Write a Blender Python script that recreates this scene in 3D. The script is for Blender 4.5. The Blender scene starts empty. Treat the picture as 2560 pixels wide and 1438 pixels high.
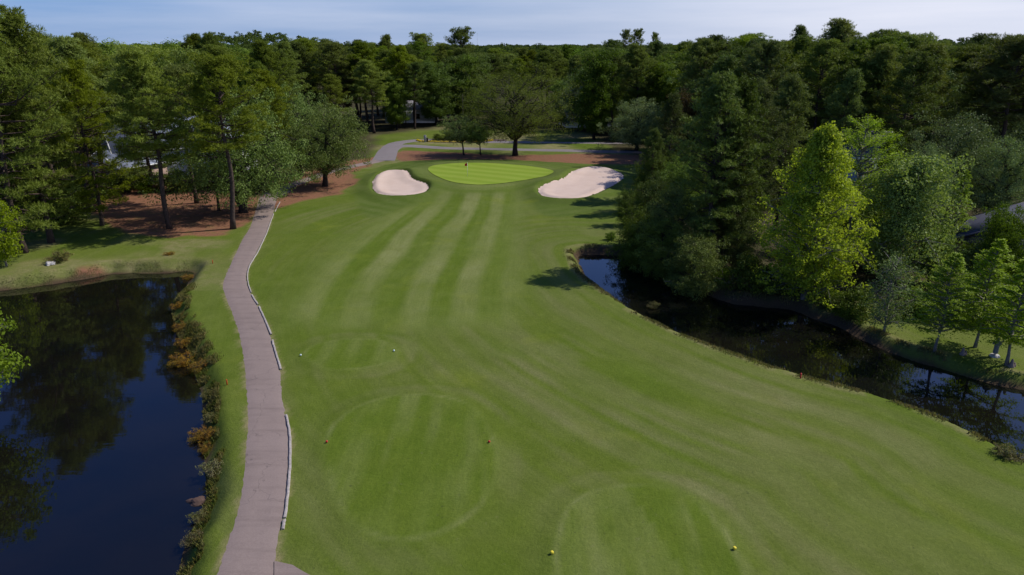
import bpy, math, random
import numpy as np
from mathutils import Vector, geometry
S = bpy.context.scene
C = S.collection
PI = math.pi
# ------------------------------------------------------------------ camera, sky, sun
FP, TH, CH = 1760.0, math.radians(19.1), 21.0
cam_d = bpy.data.cameras.new('camera'); cam = bpy.data.objects.new('camera', cam_d); C.objects.link(cam)
cam.location = (0, 0, CH); cam.rotation_euler = (PI / 2 - TH, 0, 0)
cam_d.sensor_width = 36; cam_d.lens = 36 * FP / 2560; cam_d.clip_start = 0.5; cam_d.clip_end = 12000
S.camera = cam
SUN_EL, SUN_AZ = math.radians(46), math.radians(74)      # azimuth from +Y (straight ahead) towards +X (right)
world = bpy.data.worlds.new('World'); S.world = world; world.use_nodes = True
wn, wl = world.node_tree.nodes, world.node_tree.links
wn.clear()
sky = wn.new('ShaderNodeTexSky'); sky.sky_type = 'NISHITA'; sky.sun_disc = False
sky.sun_elevation = SUN_EL; sky.sun_rotation = SUN_AZ
sky.air_density = 1.0; sky.dust_density = 0.6; sky.ozone_density = 3.0; sky.altitude = 0
bg = wn.new('ShaderNodeBackground'); bg.inputs['Strength'].default_value = 0.078
wo = wn.new('ShaderNodeOutputWorld')
tc = wn.new('ShaderNodeTexCoord')
mp = wn.new('ShaderNodeMapping'); mp.inputs['Scale'].default_value = (1.2, 1.2, 14)
cn = wn.new('ShaderNodeTexNoise'); cn.inputs['Scale'].default_value = 1.6; cn.inputs['Detail'].default_value = 7; cn.inputs['Roughness'].default_value = 0.55
cr = wn.new('ShaderNodeMapRange'); cr.inputs['From Min'].default_value = 0.38; cr.inputs['From Max'].default_value = 0.75
cr.inputs['To Min'].default_value = 0.0; cr.inputs['To Max'].default_value = 0.34
# thin cloud veil thickens towards the sun side
sx = wn.new('ShaderNodeSeparateXYZ')
vr = wn.new('ShaderNodeMapRange'); vr.inputs['From Min'].default_value = -0.15; vr.inputs['From Max'].default_value = 0.55
vr.inputs['To Min'].default_value = 0.0; vr.inputs['To Max'].default_value = 0.62; vr.interpolation_type = 'SMOOTHSTEP'
hr = wn.new('ShaderNodeMapRange'); hr.inputs['From Min'].default_value = 0.10; hr.inputs['From Max'].default_value = 0.24
hr.inputs['To Min'].default_value = 1.0; hr.inputs['To Max'].default_value = 0.08
ad = wn.new('ShaderNodeMath'); ad.operation = 'ADD'; ad.use_clamp = True
mu = wn.new('ShaderNodeMath'); mu.operation = 'MULTIPLY'
tint = wn.new('ShaderNodeMix'); tint.data_type = 'RGBA'; tint.blend_type = 'MULTIPLY'; tint.inputs['Factor'].default_value = 1.0
tint.inputs['B'].default_value = (0.66, 0.86, 1.42, 1)
mx = wn.new('ShaderNodeMix'); mx.data_type = 'RGBA'; mx.inputs['B'].default_value = (11.0, 11.2, 12.6, 1)
wl.new(tc.outputs['Generated'], mp.inputs['Vector']); wl.new(mp.outputs['Vector'], cn.inputs['Vector'])
wl.new(cn.outputs['Fac'], cr.inputs['Value']); wl.new(tc.outputs['Generated'], sx.inputs['Vector'])
wl.new(sx.outputs['X'], vr.inputs['Value']); wl.new(sx.outputs['Z'], hr.inputs['Value'])
wl.new(cr.outputs['Result'], ad.inputs[0]); wl.new(vr.outputs['Result'], ad.inputs[1])
wl.new(ad.outputs[0], mu.inputs[0]); wl.new(hr.outputs['Result'], mu.inputs[1])
wl.new(sky.outputs['Color'], tint.inputs['A']); lo = wn.new('ShaderNodeMapRange'); lo.inputs['From Min'].default_value = 0.0; lo.inputs['From Max'].default_value = 0.16; lo.inputs['To Min'].default_value = 0.85; lo.inputs['To Max'].default_value = 0.0
lm_ = wn.new('ShaderNodeMix'); lm_.data_type = 'RGBA'; lm_.inputs['B'].default_value = (4.5, 6.0, 9.2, 1)
wl.new(sx.outputs['Z'], lo.inputs['Value']); wl.new(lo.outputs['Result'], lm_.inputs['Factor']); wl.new(tint.outputs['Result'], lm_.inputs['A']); lf = wn.new('ShaderNodeMapRange'); lf.inputs['From Min'].default_value = 0.05; lf.inputs['From Max'].default_value = -0.6; wl.new(sx.outputs['X'], lf.inputs['Value'])
lz = wn.new('ShaderNodeMapRange'); lz.inputs['From Min'].default_value = 0.0; lz.inputs['From Max'].default_value = 0.07; lz.inputs['To Min'].default_value = 0.25; wl.new(sx.outputs['Z'], lz.inputs['Value'])
lq = wn.new('ShaderNodeMath'); lq.operation = 'MULTIPLY'; wl.new(lf.outputs['Result'], lq.inputs[0]); wl.new(lz.outputs['Result'], lq.inputs[1])
lb = wn.new('ShaderNodeMix'); lb.data_type = 'RGBA'; lb.blend_type = 'MULTIPLY'; lb.inputs['B'].default_value = (0.50, 0.80, 1.05, 1)
wl.new(lq.outputs[0], lb.inputs['Factor']); wl.new(lm_.outputs['Result'], lb.inputs['A']); wl.new(lb.outputs['Result'], mx.inputs['A'])
wl.new(mu.outputs[0], mx.inputs['Factor'])
wl.new(mx.outputs['Result'], bg.inputs['Color']); wl.new(bg.outputs['Background'], wo.inputs['Surface'])
sun_d = bpy.data.lights.new('sun', 'SUN'); sun_d.energy = 4.2; sun_d.angle = math.radians(0.5); sun_d.color = (1.0, 0.95, 0.88)
sun = bpy.data.objects.new('sun', sun_d); C.objects.link(sun)
to_sun = Vector((math.sin(SUN_AZ) * math.cos(SUN_EL), math.cos(SUN_AZ) * math.cos(SUN_EL), math.sin(SUN_EL)))
sun.rotation_euler = to_sun.to_track_quat('Z', 'Y').to_euler(); sun.location = (60, 20, 80)
S.view_settings.view_transform = 'Standard'; S.view_settings.look = 'None'
S.view_settings.exposure = 0.0; S.view_settings.gamma = 1.0
S.render.engine = 'CYCLES'
S.cycles.max_bounces = 5; S.cycles.diffuse_bounces = 2; S.cycles.glossy_bounces = 3
S.cycles.transmission_bounces = 3; S.cycles.transparent_max_bounces = 6

# ------------------------------------------------------------------ measuring helpers (photo 2560x1438 -> metres on the ground)
def G(px, py, z=0.0):
    u = (px - 1280) / FP; v = -(py - 719) / FP
    c, s = math.cos(TH), math.sin(TH)
    t = (z - CH) / (v * c - s)
    return (t * u, t * (c + v * s))
def at(px, py, Y):
    u = (px - 1280) / FP; v = -(py - 719) / FP
    c, s = math.cos(TH), math.sin(TH)
    t = Y / (c + v * s)
    return (t * u, Y, CH + t * (v * c - s))
def GP(pts, z=0.0): return np.array([G(x, y, z) for x, y in pts])

# ------------------------------------------------------------------ object helpers
def tag(o, label=None, cat=None, group=None, kind=None):
    if label: o['label'] = label
    if cat: o['category'] = cat
    if group: o['group'] = group
    if kind: o['kind'] = kind
    return o
def mesh_np(name, V, faces, smooth=False):
    me = bpy.data.meshes.new(name)
    V = np.asarray(V, dtype=np.float32)
    if not isinstance(faces, (list, tuple)): faces = [faces]
    faces = [np.asarray(f, dtype=np.int32) for f in faces if len(f)]
    nl = sum(f.size for f in faces); nf = sum(len(f) for f in faces)
    me.vertices.add(len(V)); me.vertices.foreach_set('co', V.ravel())
    me.loops.add(nl); me.loops.foreach_set('vertex_index', np.concatenate([f.ravel() for f in faces]))
    me.polygons.add(nf)
    tot = np.concatenate([np.full(len(f), f.shape[1], dtype=np.int32) for f in faces])
    st = np.concatenate([[0], np.cumsum(tot)[:-1]]).astype(np.int32)
    me.polygons.foreach_set('loop_start', st); me.polygons.foreach_set('loop_total', tot)
    if smooth: me.polygons.foreach_set('use_smooth', np.ones(nf, dtype=bool))
    me.update(calc_edges=True)
    return me
def link(name, me, mat=None, parent=None):
    o = bpy.data.objects.new(name, me); C.objects.link(o)
    if mat is not None and me is not None and not me.materials: me.materials.append(mat)
    if parent is not None: o.parent = parent
    return o
def empty(name, loc, rz=0.0):
    o = bpy.data.objects.new(name, None); C.objects.link(o); o.location = loc; o.rotation_euler = (0, 0, rz)
    o.empty_display_size = 0.3
    return o
class MB:
    """collects boxes, tubes, prisms into one mesh"""
    def __init__(s): s.V = []; s.F = {}; s.n = 0
    def add(s, V, F):
        V = np.asarray(V, dtype=float); s.V.append(V)
        for f in F:
            f = [i + s.n for i in f]; s.F.setdefault(len(f), []).append(f)
        s.n += len(V)
    def addq(s, V, F):
        s.V.append(V); s.F.setdefault(F.shape[1], []).extend((F + s.n).tolist()); s.n += len(V)
    def box(s, c, d, rz=0.0, bev=0.0):
        x, y, z = [k / 2 for k in d]; b = bev
        if b <= 0:
            P = [(-x, -y, -z), (x, -y, -z), (x, y, -z), (-x, y, -z), (-x, -y, z), (x, -y, z), (x, y, z), (-x, y, z)]
            F = [(3, 2, 1, 0), (4, 5, 6, 7), (0, 1, 5, 4), (1, 2, 6, 5), (2, 3, 7, 6), (3, 0, 4, 7)]
        else:
            P = []; F = []
            for zz, k in ((-z, 1), (-z + b, 0), (z - b, 0), (z, 1)):
                xx, yy = x - b * k, y - b * k
                P += [(-xx + b, -yy, zz), (xx - b, -yy, zz), (xx, -yy + b, zz), (xx, yy - b, zz), (xx - b, yy, zz), (-xx + b, yy, zz), (-xx, yy - b, zz), (-xx, -yy + b, zz)]
            for r in range(3):
                for i in range(8): F.append((r * 8 + i, r * 8 + (i + 1) % 8, r * 8 + 8 + (i + 1) % 8, r * 8 + 8 + i))
            F += [tuple(range(7, -1, -1)), tuple(range(24, 32))]
        P = np.array(P, dtype=float); cs, sn = math.cos(rz), math.sin(rz)
        P = np.stack([P[:, 0] * cs - P[:, 1] * sn, P[:, 0] * sn + P[:, 1] * cs, P[:, 2]], 1) + np.array(c)
        s.add(P, F); return s
    def tube(s, pts, rad, n=6, cap=True):
        V, F = tube_np(np.array(pts, dtype=float), np.array(rad, dtype=float) * np.ones(len(pts)), n)
        base = s.n; s.addq(V, F)
        if cap:
            m = len(pts)
            s.F.setdefault(n, []).append([base + i for i in range(n - 1, -1, -1)])
            s.F.setdefault(n, []).append([base + (m - 1) * n + i for i in range(n)])
        return s
    def lathe(s, prof, n=16, c=(0, 0, 0)):
        P = []; F = []
        for r, z in prof:
            for i in range(n):
                a = 2 * PI * i / n; P.append((c[0] + r * math.cos(a), c[1] + r * math.sin(a), c[2] + z))
        for k in range(len(prof) - 1):
            for i in range(n): F.append((k * n + i, k * n + (i + 1) % n, (k + 1) * n + (i + 1) % n, (k + 1) * n + i))
        F += [tuple(range(n - 1, -1, -1)), tuple((len(prof) - 1) * n + i for i in range(n))]
        s.add(P, F); return s
    def build(s, name, mat, parent=None, smooth=False):
        me = mesh_np(name, np.concatenate(s.V), [np.array(f) for f in s.F.values()], smooth)
        return link(name, me, mat, parent)
def tube_np(P, R, n=6):
    m = len(P); T = np.gradient(P, axis=0); T /= np.linalg.norm(T, axis=1)[:, None] + 1e-9
    ref = np.array([1.0, 0, 0]) if abs(T[0, 0]) < 0.8 else np.array([0, 1.0, 0])
    A = np.cross(T, ref); A /= np.linalg.norm(A, axis=1)[:, None] + 1e-9
    B = np.cross(T, A)
    a = np.linspace(0, 2 * PI, n, endpoint=False)
    V = (P[:, None, :] + R[:, None, None] * (np.cos(a)[None, :, None] * A[:, None, :] + np.sin(a)[None, :, None] * B[:, None, :])).reshape(-1, 3)
    i = np.arange(m - 1)[:, None] * n; j = np.arange(n)[None, :]; k = (j + 1) % n
    F = np.stack([i + j, i + k, i + n + k, i + n + j], -1).reshape(-1, 4)
    return V, F

# ------------------------------------------------------------------ materials
def nt(name):
    m = bpy.data.materials.new(name); m.use_nodes = True; t = m.node_tree; t.nodes.clear()
    return m, t.nodes, t.links
def nmix(N, L, f, a, b, blend='MIX'):
    x = N.new('ShaderNodeMix'); x.data_type = 'RGBA'; x.blend_type = blend
    for key, v in (('Factor', f), ('A', a), ('B', b)):
        if isinstance(v, (int, float)): x.inputs[key].default_value = v
        elif isinstance(v, tuple): x.inputs[key].default_value = (*v, 1) if len(v) == 3 else v
        else: L.new(v, x.inputs[key])
    return x.outputs['Result']
def nmath(N, L, op, a, b=0.0, clamp=False):
    x = N.new('ShaderNodeMath'); x.operation = op; x.use_clamp = clamp
    for i, v in enumerate((a, b)):
        if isinstance(v, (int, float)): x.inputs[i].default_value = v
        else: L.new(v, x.inputs[i])
    return x.outputs[0]
def nnoise(N, L, vec, scale, detail=4, rough=0.55, lo=0.3, hi=0.7):
    x = N.new('ShaderNodeTexNoise'); x.inputs['Scale'].default_value = scale; x.inputs['Detail'].default_value = detail
    x.inputs['Roughness'].default_value = rough
    if vec is not None: L.new(vec, x.inputs['Vector'])
    r = N.new('ShaderNodeMapRange'); r.inputs['From Min'].default_value = lo; r.inputs['From Max'].default_value = hi
    L.new(x.outputs['Fac'], r.inputs['Value']); return r.outputs['Result']
def nmap(N, L, vec, scale, rot=(0, 0, 0)):
    x = N.new('ShaderNodeMapping'); x.inputs['Scale'].default_value = scale; x.inputs['Rotation'].default_value = rot
    L.new(vec, x.inputs['Vector']); return x.outputs['Vector']
def plain(name, c1, c2=None, scale=3.0, rough=0.8, spec=0.3, bump=0.0):
    m, N, L = nt(name); c2 = c2 or tuple(k * 0.75 for k in c1)
    tcn = N.new('ShaderNodeTexCoord'); p = N.new('ShaderNodeBsdfPrincipled'); o = N.new('ShaderNodeOutputMaterial')
    f = nnoise(N, L, tcn.outputs['Object'], scale, 6, 0.65)
    L.new(nmix(N, L, f, c1, c2), p.inputs['Base Color'])
    p.inputs['Roughness'].default_value = rough; p.inputs['Specular IOR Level'].default_value = spec
    if bump:
        b = N.new('ShaderNodeBump'); b.inputs['Strength'].default_value = bump; b.inputs['Distance'].default_value = 0.05
        L.new(f, b.inputs['Height']); L.new(b.outputs['Normal'], p.inputs['Normal'])
    L.new(p.outputs['BSDF'], o.inputs['Surface']); return m
def leafmat(name, c1, c2, c3, tr=0.35, scale=0.5, spec=0.10, rnd=1.0):
    m, N, L = nt(name)
    tcn = N.new('ShaderNodeTexCoord'); oi = N.new('ShaderNodeObjectInfo'); o = N.new('ShaderNodeOutputMaterial')
    f1 = nnoise(N, L, tcn.outputs['Object'], scale, 3, 0.6, 0.32, 0.68)
    f2 = nnoise(N, L, tcn.outputs['Object'], 5.0, 2, 0.6, 0.45, 0.8)
    col = nmix(N, L, f1, c1, c2); col = nmix(N, L, nmath(N, L, 'MULTIPLY', f2, 0.7), col, c3)
    hs = N.new('ShaderNodeHueSaturation'); L.new(col, hs.inputs['Color'])
    r = N.new('ShaderNodeMapRange'); L.new(oi.outputs['Random'], r.inputs['Value'])
    r.inputs['To Min'].default_value = 0.494 - 0.012 * rnd; r.inputs['To Max'].default_value = 0.494 + 0.010 * rnd; L.new(r.outputs['Result'], hs.inputs['Hue'])
    r2 = N.new('ShaderNodeMapRange'); L.new(nmath(N, L, 'FRACT', nmath(N, L, 'MULTIPLY', oi.outputs['Random'], 7.31)), r2.inputs['Value'])
    r2.inputs['To Min'].default_value = 1 - 0.30 * rnd; r2.inputs['To Max'].default_value = 1 + 0.30 * rnd; L.new(r2.outputs['Result'], hs.inputs['Value'])
    r3 = N.new('ShaderNodeMapRange'); L.new(nmath(N, L, 'FRACT', nmath(N, L, 'MULTIPLY', oi.outputs['Random'], 13.7)), r3.inputs['Value'])
    r3.inputs['To Min'].default_value = 1.02 - 0.16 * rnd; r3.inputs['To Max'].default_value = 1.02 + 0.06 * rnd; L.new(r3.outputs['Result'], hs.inputs['Saturation'])
    p = N.new('ShaderNodeBsdfPrincipled'); L.new(hs.outputs['Color'], p.inputs['Base Color'])
    p.inputs['Roughness'].default_value = 0.55; p.inputs['Specular IOR Level'].default_value = spec
    t = N.new('ShaderNodeBsdfTranslucent')
    tcol = nmix(N, L, 1.0, hs.outputs['Color'], (1.3, 1.35, 0.6), 'MULTIPLY'); L.new(tcol, t.inputs['Color'])
    mxs = N.new('ShaderNodeMixShader'); mxs.inputs['Fac'].default_value = tr
    L.new(p.outputs['BSDF'], mxs.inputs[1]); L.new(t.outputs['BSDF'], mxs.inputs[2])
    L.new(mxs.outputs['Shader'], o.inputs['Surface']); return m
M = {}
M['pine'] = leafmat('pine_needles', (0.119, 0.166, 0.018), (0.162, 0.212, 0.022), (0.219, 0.260, 0.039), 0.3)
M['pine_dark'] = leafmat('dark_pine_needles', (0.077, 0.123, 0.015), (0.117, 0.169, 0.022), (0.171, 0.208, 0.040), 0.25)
M['oak'] = leafmat('live_oak_leaves', (0.113, 0.182, 0.033), (0.166, 0.242, 0.050), (0.249, 0.315, 0.085), 0.22)
M['grey_oak'] = leafmat('grey_oak_leaves', (0.116, 0.172, 0.053), (0.158, 0.224, 0.071), (0.217, 0.284, 0.102), 0.2)
M['lush'] = leafmat('lush_leaves', (0.078, 0.144, 0.013), (0.118, 0.198, 0.020), (0.182, 0.249, 0.033), 0.35)
M['bright'] = leafmat('young_leaves', (0.231, 0.315, 0.020), (0.308, 0.402, 0.029), (0.462, 0.511, 0.068), 0.45, rnd=0.25)
M['spring'] = leafmat('spring_leaves', (0.158, 0.234, 0.018), (0.216, 0.299, 0.026), (0.283, 0.353, 0.044), 0.4)
M['willow'] = leafmat('willow_oak_leaves', (0.124, 0.171, 0.021), (0.160, 0.213, 0.029), (0.198, 0.231, 0.050), 0.3, rnd=0.25)
M['cypress'] = leafmat('cypress_needles', (0.199, 0.300, 0.016), (0.245, 0.367, 0.020), (0.335, 0.451, 0.036), 0.4, rnd=0.25)
M['russet'] = leafmat('russet_leaves', (0.100, 0.070, 0.028), (0.085, 0.085, 0.025), (0.14, 0.09, 0.04), 0.3)
M['olive'] = leafmat('olive_leaves', (0.174, 0.248, 0.054), (0.228, 0.315, 0.069), (0.382, 0.462, 0.146), 0.3, rnd=0.25)
M['bank_orange'] = leafmat('orange_marsh_leaves', (0.34, 0.17, 0.02), (0.22, 0.20, 0.025), (0.48, 0.27, 0.05), 0.3, 1.2, rnd=0.25)
M['bank_green'] = leafmat('bank_grass_blades', (0.11, 0.16, 0.028), (0.27, 0.25, 0.11), (0.34, 0.19, 0.07), 0.3, 0.9)
M['yellow'] = plain('yellow_petals', (0.75, 0.6, 0.01), (0.62, 0.45, 0.01), 8)
M['bark_pine'] = plain('pine_bark', (0.110, 0.078, 0.060), (0.052, 0.040, 0.034), 5.0, 0.95, 0.1, 0.8)
M['bark_oak'] = plain('oak_bark', (0.060, 0.050, 0.043), (0.030, 0.026, 0.023), 4.0, 0.95, 0.1, 0.8)
M['bark_pale'] = plain('pale_bark', (0.25, 0.23, 0.20), (0.11, 0.10, 0.09), 3.0, 0.9, 0.1, 0.5)
M['white_paint'] = plain('white_paint', (0.78, 0.78, 0.76), (0.66, 0.66, 0.63), 2.0, 0.55)
M['kerb_timber'] = plain('weathered_kerb_timber', (0.48, 0.43, 0.39), (0.26, 0.23, 0.205), 6.0, 0.85, 0.2, 0.4)
M['red_paint'] = plain('red_paint', (0.55, 0.02, 0.025), (0.42, 0.015, 0.02), 9.0, 0.45)
M['yellow_paint'] = plain('yellow_paint', (0.8, 0.66, 0.05), (0.7, 0.55, 0.04), 9.0, 0.45)
M['pale_paint'] = plain('pale_mint_paint', (0.72, 0.82, 0.76), (0.6, 0.72, 0.66), 9.0, 0.45)
M['orange_paint'] = plain('orange_red_paint', (0.5, 0.09, 0.01), (0.4, 0.06, 0.01), 9.0, 0.6)
M['dark_metal'] = plain('dark_metal', (0.03, 0.03, 0.03), (0.02, 0.02, 0.02), 5.0, 0.5)
M['stone'] = plain('statue_stone', (0.20, 0.21, 0.215), (0.13, 0.14, 0.145), 7.0, 0.9, 0.2, 0.3)
M['pale_stone'] = plain('pale_stone', (0.5, 0.48, 0.46), (0.36, 0.34, 0.32), 5.0, 0.9, 0.2, 0.3)
M['glass'] = plain('window_glass', (0.03, 0.035, 0.04), (0.02, 0.025, 0.03), 2.0, 0.06, 0.6)
M['driftwood'] = plain('driftwood', (0.28, 0.22, 0.19), (0.16, 0.12, 0.10), 6.0, 0.9)
def siding(name, c, pitch=0.2, axis=2):
    m, N, L = nt(name); tcn = N.new('ShaderNodeTexCoord'); p = N.new('ShaderNodeBsdfPrincipled'); o = N.new('ShaderNodeOutputMaterial')
    s = N.new('ShaderNodeSeparateXYZ'); L.new(tcn.outputs['Object'], s.inputs['Vector'])
    fr = nmath(N, L, 'FRACT', nmath(N, L, 'MULTIPLY', s.outputs[axis], 1 / pitch))
    line = nmath(N, L, 'GREATER_THAN', fr, 0.88)
    f = nnoise(N, L, tcn.outputs['Object'], 1.5, 5)
    col = nmix(N, L, nmath(N, L, 'MULTIPLY', f, 0.25), c, tuple(k * 0.8 for k in c))
    col = nmix(N, L, nmath(N, L, 'MULTIPLY', line, 0.45), col, tuple(k * 0.4 for k in c))
    L.new(col, p.inputs['Base Color']); p.inputs['Roughness'].default_value = 0.7
    L.new(p.outputs['BSDF'], o.inputs['Surface']); return m
M['siding_white'] = siding('white_siding', (0.74, 0.75, 0.78))
M['siding_grey'] = siding('grey_siding', (0.27, 0.31, 0.40))
M['roof_blue'] = siding('blue_grey_shingles', (0.23, 0.26, 0.34), 0.3)
M['roof_dark'] = siding('slate_shingles', (0.06, 0.06, 0.085), 0.3)
M['roof_pale'] = siding('pale_shingles', (0.30, 0.29, 0.33), 0.3)
M['wall_tan'] = plain('tan_stucco', (0.38, 0.27, 0.22), (0.3, 0.21, 0.17), 2.0, 0.9)

def sand_mat():
    m, N, L = nt('bunker_sand'); g = N.new('ShaderNodeNewGeometry'); p = N.new('ShaderNodeBsdfPrincipled'); o = N.new('ShaderNodeOutputMaterial')
    f1 = nnoise(N, L, g.outputs['Position'], 0.35, 4, 0.6); f2 = nnoise(N, L, g.outputs['Position'], 6, 5, 0.7)
    f3 = nnoise(N, L, nmap(N, L, g.outputs['Position'], (0.5, 4, 1), (0, 0, 0.5)), 1.6, 3)
    col = nmix(N, L, f1, (0.58, 0.43, 0.335), (0.64, 0.49, 0.395)); col = nmix(N, L, nmath(N, L, 'MULTIPLY', f2, 0.14), col, (0.50, 0.36, 0.28))
    col = nmix(N, L, nmath(N, L, 'MULTIPLY', f3, 0.25), col, (0.66, 0.6, 0.54))
    L.new(col, p.inputs['Base Color']); p.inputs['Roughness'].default_value = 0.95; p.inputs['Specular IOR Level'].default_value = 0.1
    b = N.new('ShaderNodeBump'); b.inputs['Strength'].default_value = 0.35; b.inputs['Distance'].default_value = 0.06
    L.new(nmath(N, L, 'ADD', f2, nmath(N, L, 'MULTIPLY', f3, 0.8)), b.inputs['Height']); L.new(b.outputs['Normal'], p.inputs['Normal'])
    L.new(p.outputs['BSDF'], o.inputs['Surface']); return m
def green_mat():
    m, N, L = nt('putting_turf'); g = N.new('ShaderNodeNewGeometry'); p = N.new('ShaderNodeBsdfPrincipled'); o = N.new('ShaderNodeOutputMaterial')
    s = N.new('ShaderNodeSeparateXYZ'); L.new(nmap(N, L, g.outputs['Position'], (1, 1, 1), (0, 0, math.radians(30))), s.inputs['Vector'])
    w = nmath(N, L, 'SINE', nmath(N, L, 'MULTIPLY', s.outputs['Y'], 2 * PI / 3.4))
    w = nmath(N, L, 'ADD', nmath(N, L, 'MULTIPLY', w, 1.3), 0.5, True)
    f = nnoise(N, L, g.outputs['Position'], 0.5, 5, 0.6)
    f2 = nnoise(N, L, g.outputs['Position'], 9, 4, 0.7)
    col = nmix(N, L, w, (0.190, 0.280, 0.024), (0.242, 0.325, 0.040)); col = nmix(N, L, nmath(N, L, 'MULTIPLY', f, 0.35), col, (0.21, 0.26, 0.02))
    col = nmix(N, L, nmath(N, L, 'MULTIPLY', f2, 0.18), col, (0.16, 0.22, 0.03))
    L.new(col, p.inputs['Base Color']); p.inputs['Roughness'].default_value = 0.9; p.inputs['Specular IOR Level'].default_value = 0.1
    L.new(p.outputs['BSDF'], o.inputs['Surface']); return m
def asphalt_mat(name, c1, c2, pale):
    m, N, L = nt(name); g = N.new('ShaderNodeNewGeometry'); p = N.new('ShaderNodeBsdfPrincipled'); o = N.new('ShaderNodeOutputMaterial')
    P = g.outputs['Position']
    f1 = nnoise(N, L, nmap(N, L, P, (0.35, 1, 1)), 0.45, 5, 0.6); f2 = nnoise(N, L, P, 14, 4, 0.75)
    f3 = nnoise(N, L, nmap(N, L, P, (0.3, 2.2, 1), (0, 0, 0.15)), 0.7, 4, 0.6, 0.5, 0.75)
    col = nmix(N, L, f1, c1, c2); col = nmix(N, L, nmath(N, L, 'MULTIPLY', f2, 0.55), col, pale)
    f4 = nnoise(N, L, P, 0.9, 5, 0.7, 0.5, 0.8); col = nmix(N, L, nmath(N, L, 'MULTIPLY', f4, 0.35), col, tuple(k * 0.78 for k in c1))
    col = nmix(N, L, nmath(N, L, 'MULTIPLY', f3, 0.5), col, tuple(k * 0.72 for k in c1))
    v = N.new('ShaderNodeTexVoronoi'); v.feature = 'DISTANCE_TO_EDGE'; v.inputs['Scale'].default_value = 0.17
    wv = N.new('ShaderNodeVectorMath'); wv.operation = 'ADD'; nz = N.new('ShaderNodeTexNoise'); nz.inputs['Scale'].default_value = 1.2
    L.new(P, nz.inputs['Vector']); L.new(P, wv.inputs[0]); L.new(nz.outputs['Color'], wv.inputs[1]); L.new(wv.outputs[0], v.inputs['Vector'])
    ck = nmath(N, L, 'LESS_THAN', v.outputs['Distance'], 0.0022)
    col = nmix(N, L, nmath(N, L, 'MULTIPLY', ck, 0.4), col, (0.08, 0.065, 0.06))
    L.new(col, p.inputs['Base Color']); p.inputs['Roughness'].default_value = 0.9; p.inputs['Specular IOR Level'].default_value = 0.2
    L.new(p.outputs['BSDF'], o.inputs['Surface']); return m
def water_mat():
    m, N, L = nt('pond_water'); g = N.new('ShaderNodeNewGeometry'); p = N.new('ShaderNodeBsdfPrincipled'); o = N.new('ShaderNodeOutputMaterial')
    f0 = nnoise(N, L, g.outputs['Position'], 0.25, 3)
    L.new(nmix(N, L, f0, (0.004, 0.0045, 0.004), (0.007, 0.006, 0.004)), p.inputs['Base Color']); p.inputs['Roughness'].default_value = 0.02; p.inputs['IOR'].default_value = 1.42
    p.inputs['Specular IOR Level'].default_value = 0.8
    f = nnoise(N, L, nmap(N, L, g.outputs['Position'], (0.6, 2.4, 1)), 1.3, 3, 0.5, 0, 1)
    b = N.new('ShaderNodeBump'); b.inputs['Strength'].default_value = 0.05; b.inputs['Distance'].default_value = 0.04
    L.new(f, b.inputs['Height']); L.new(b.outputs['Normal'], p.inputs['Normal'])
    L.new(p.outputs['BSDF'], o.inputs['Surface']); return m
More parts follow.
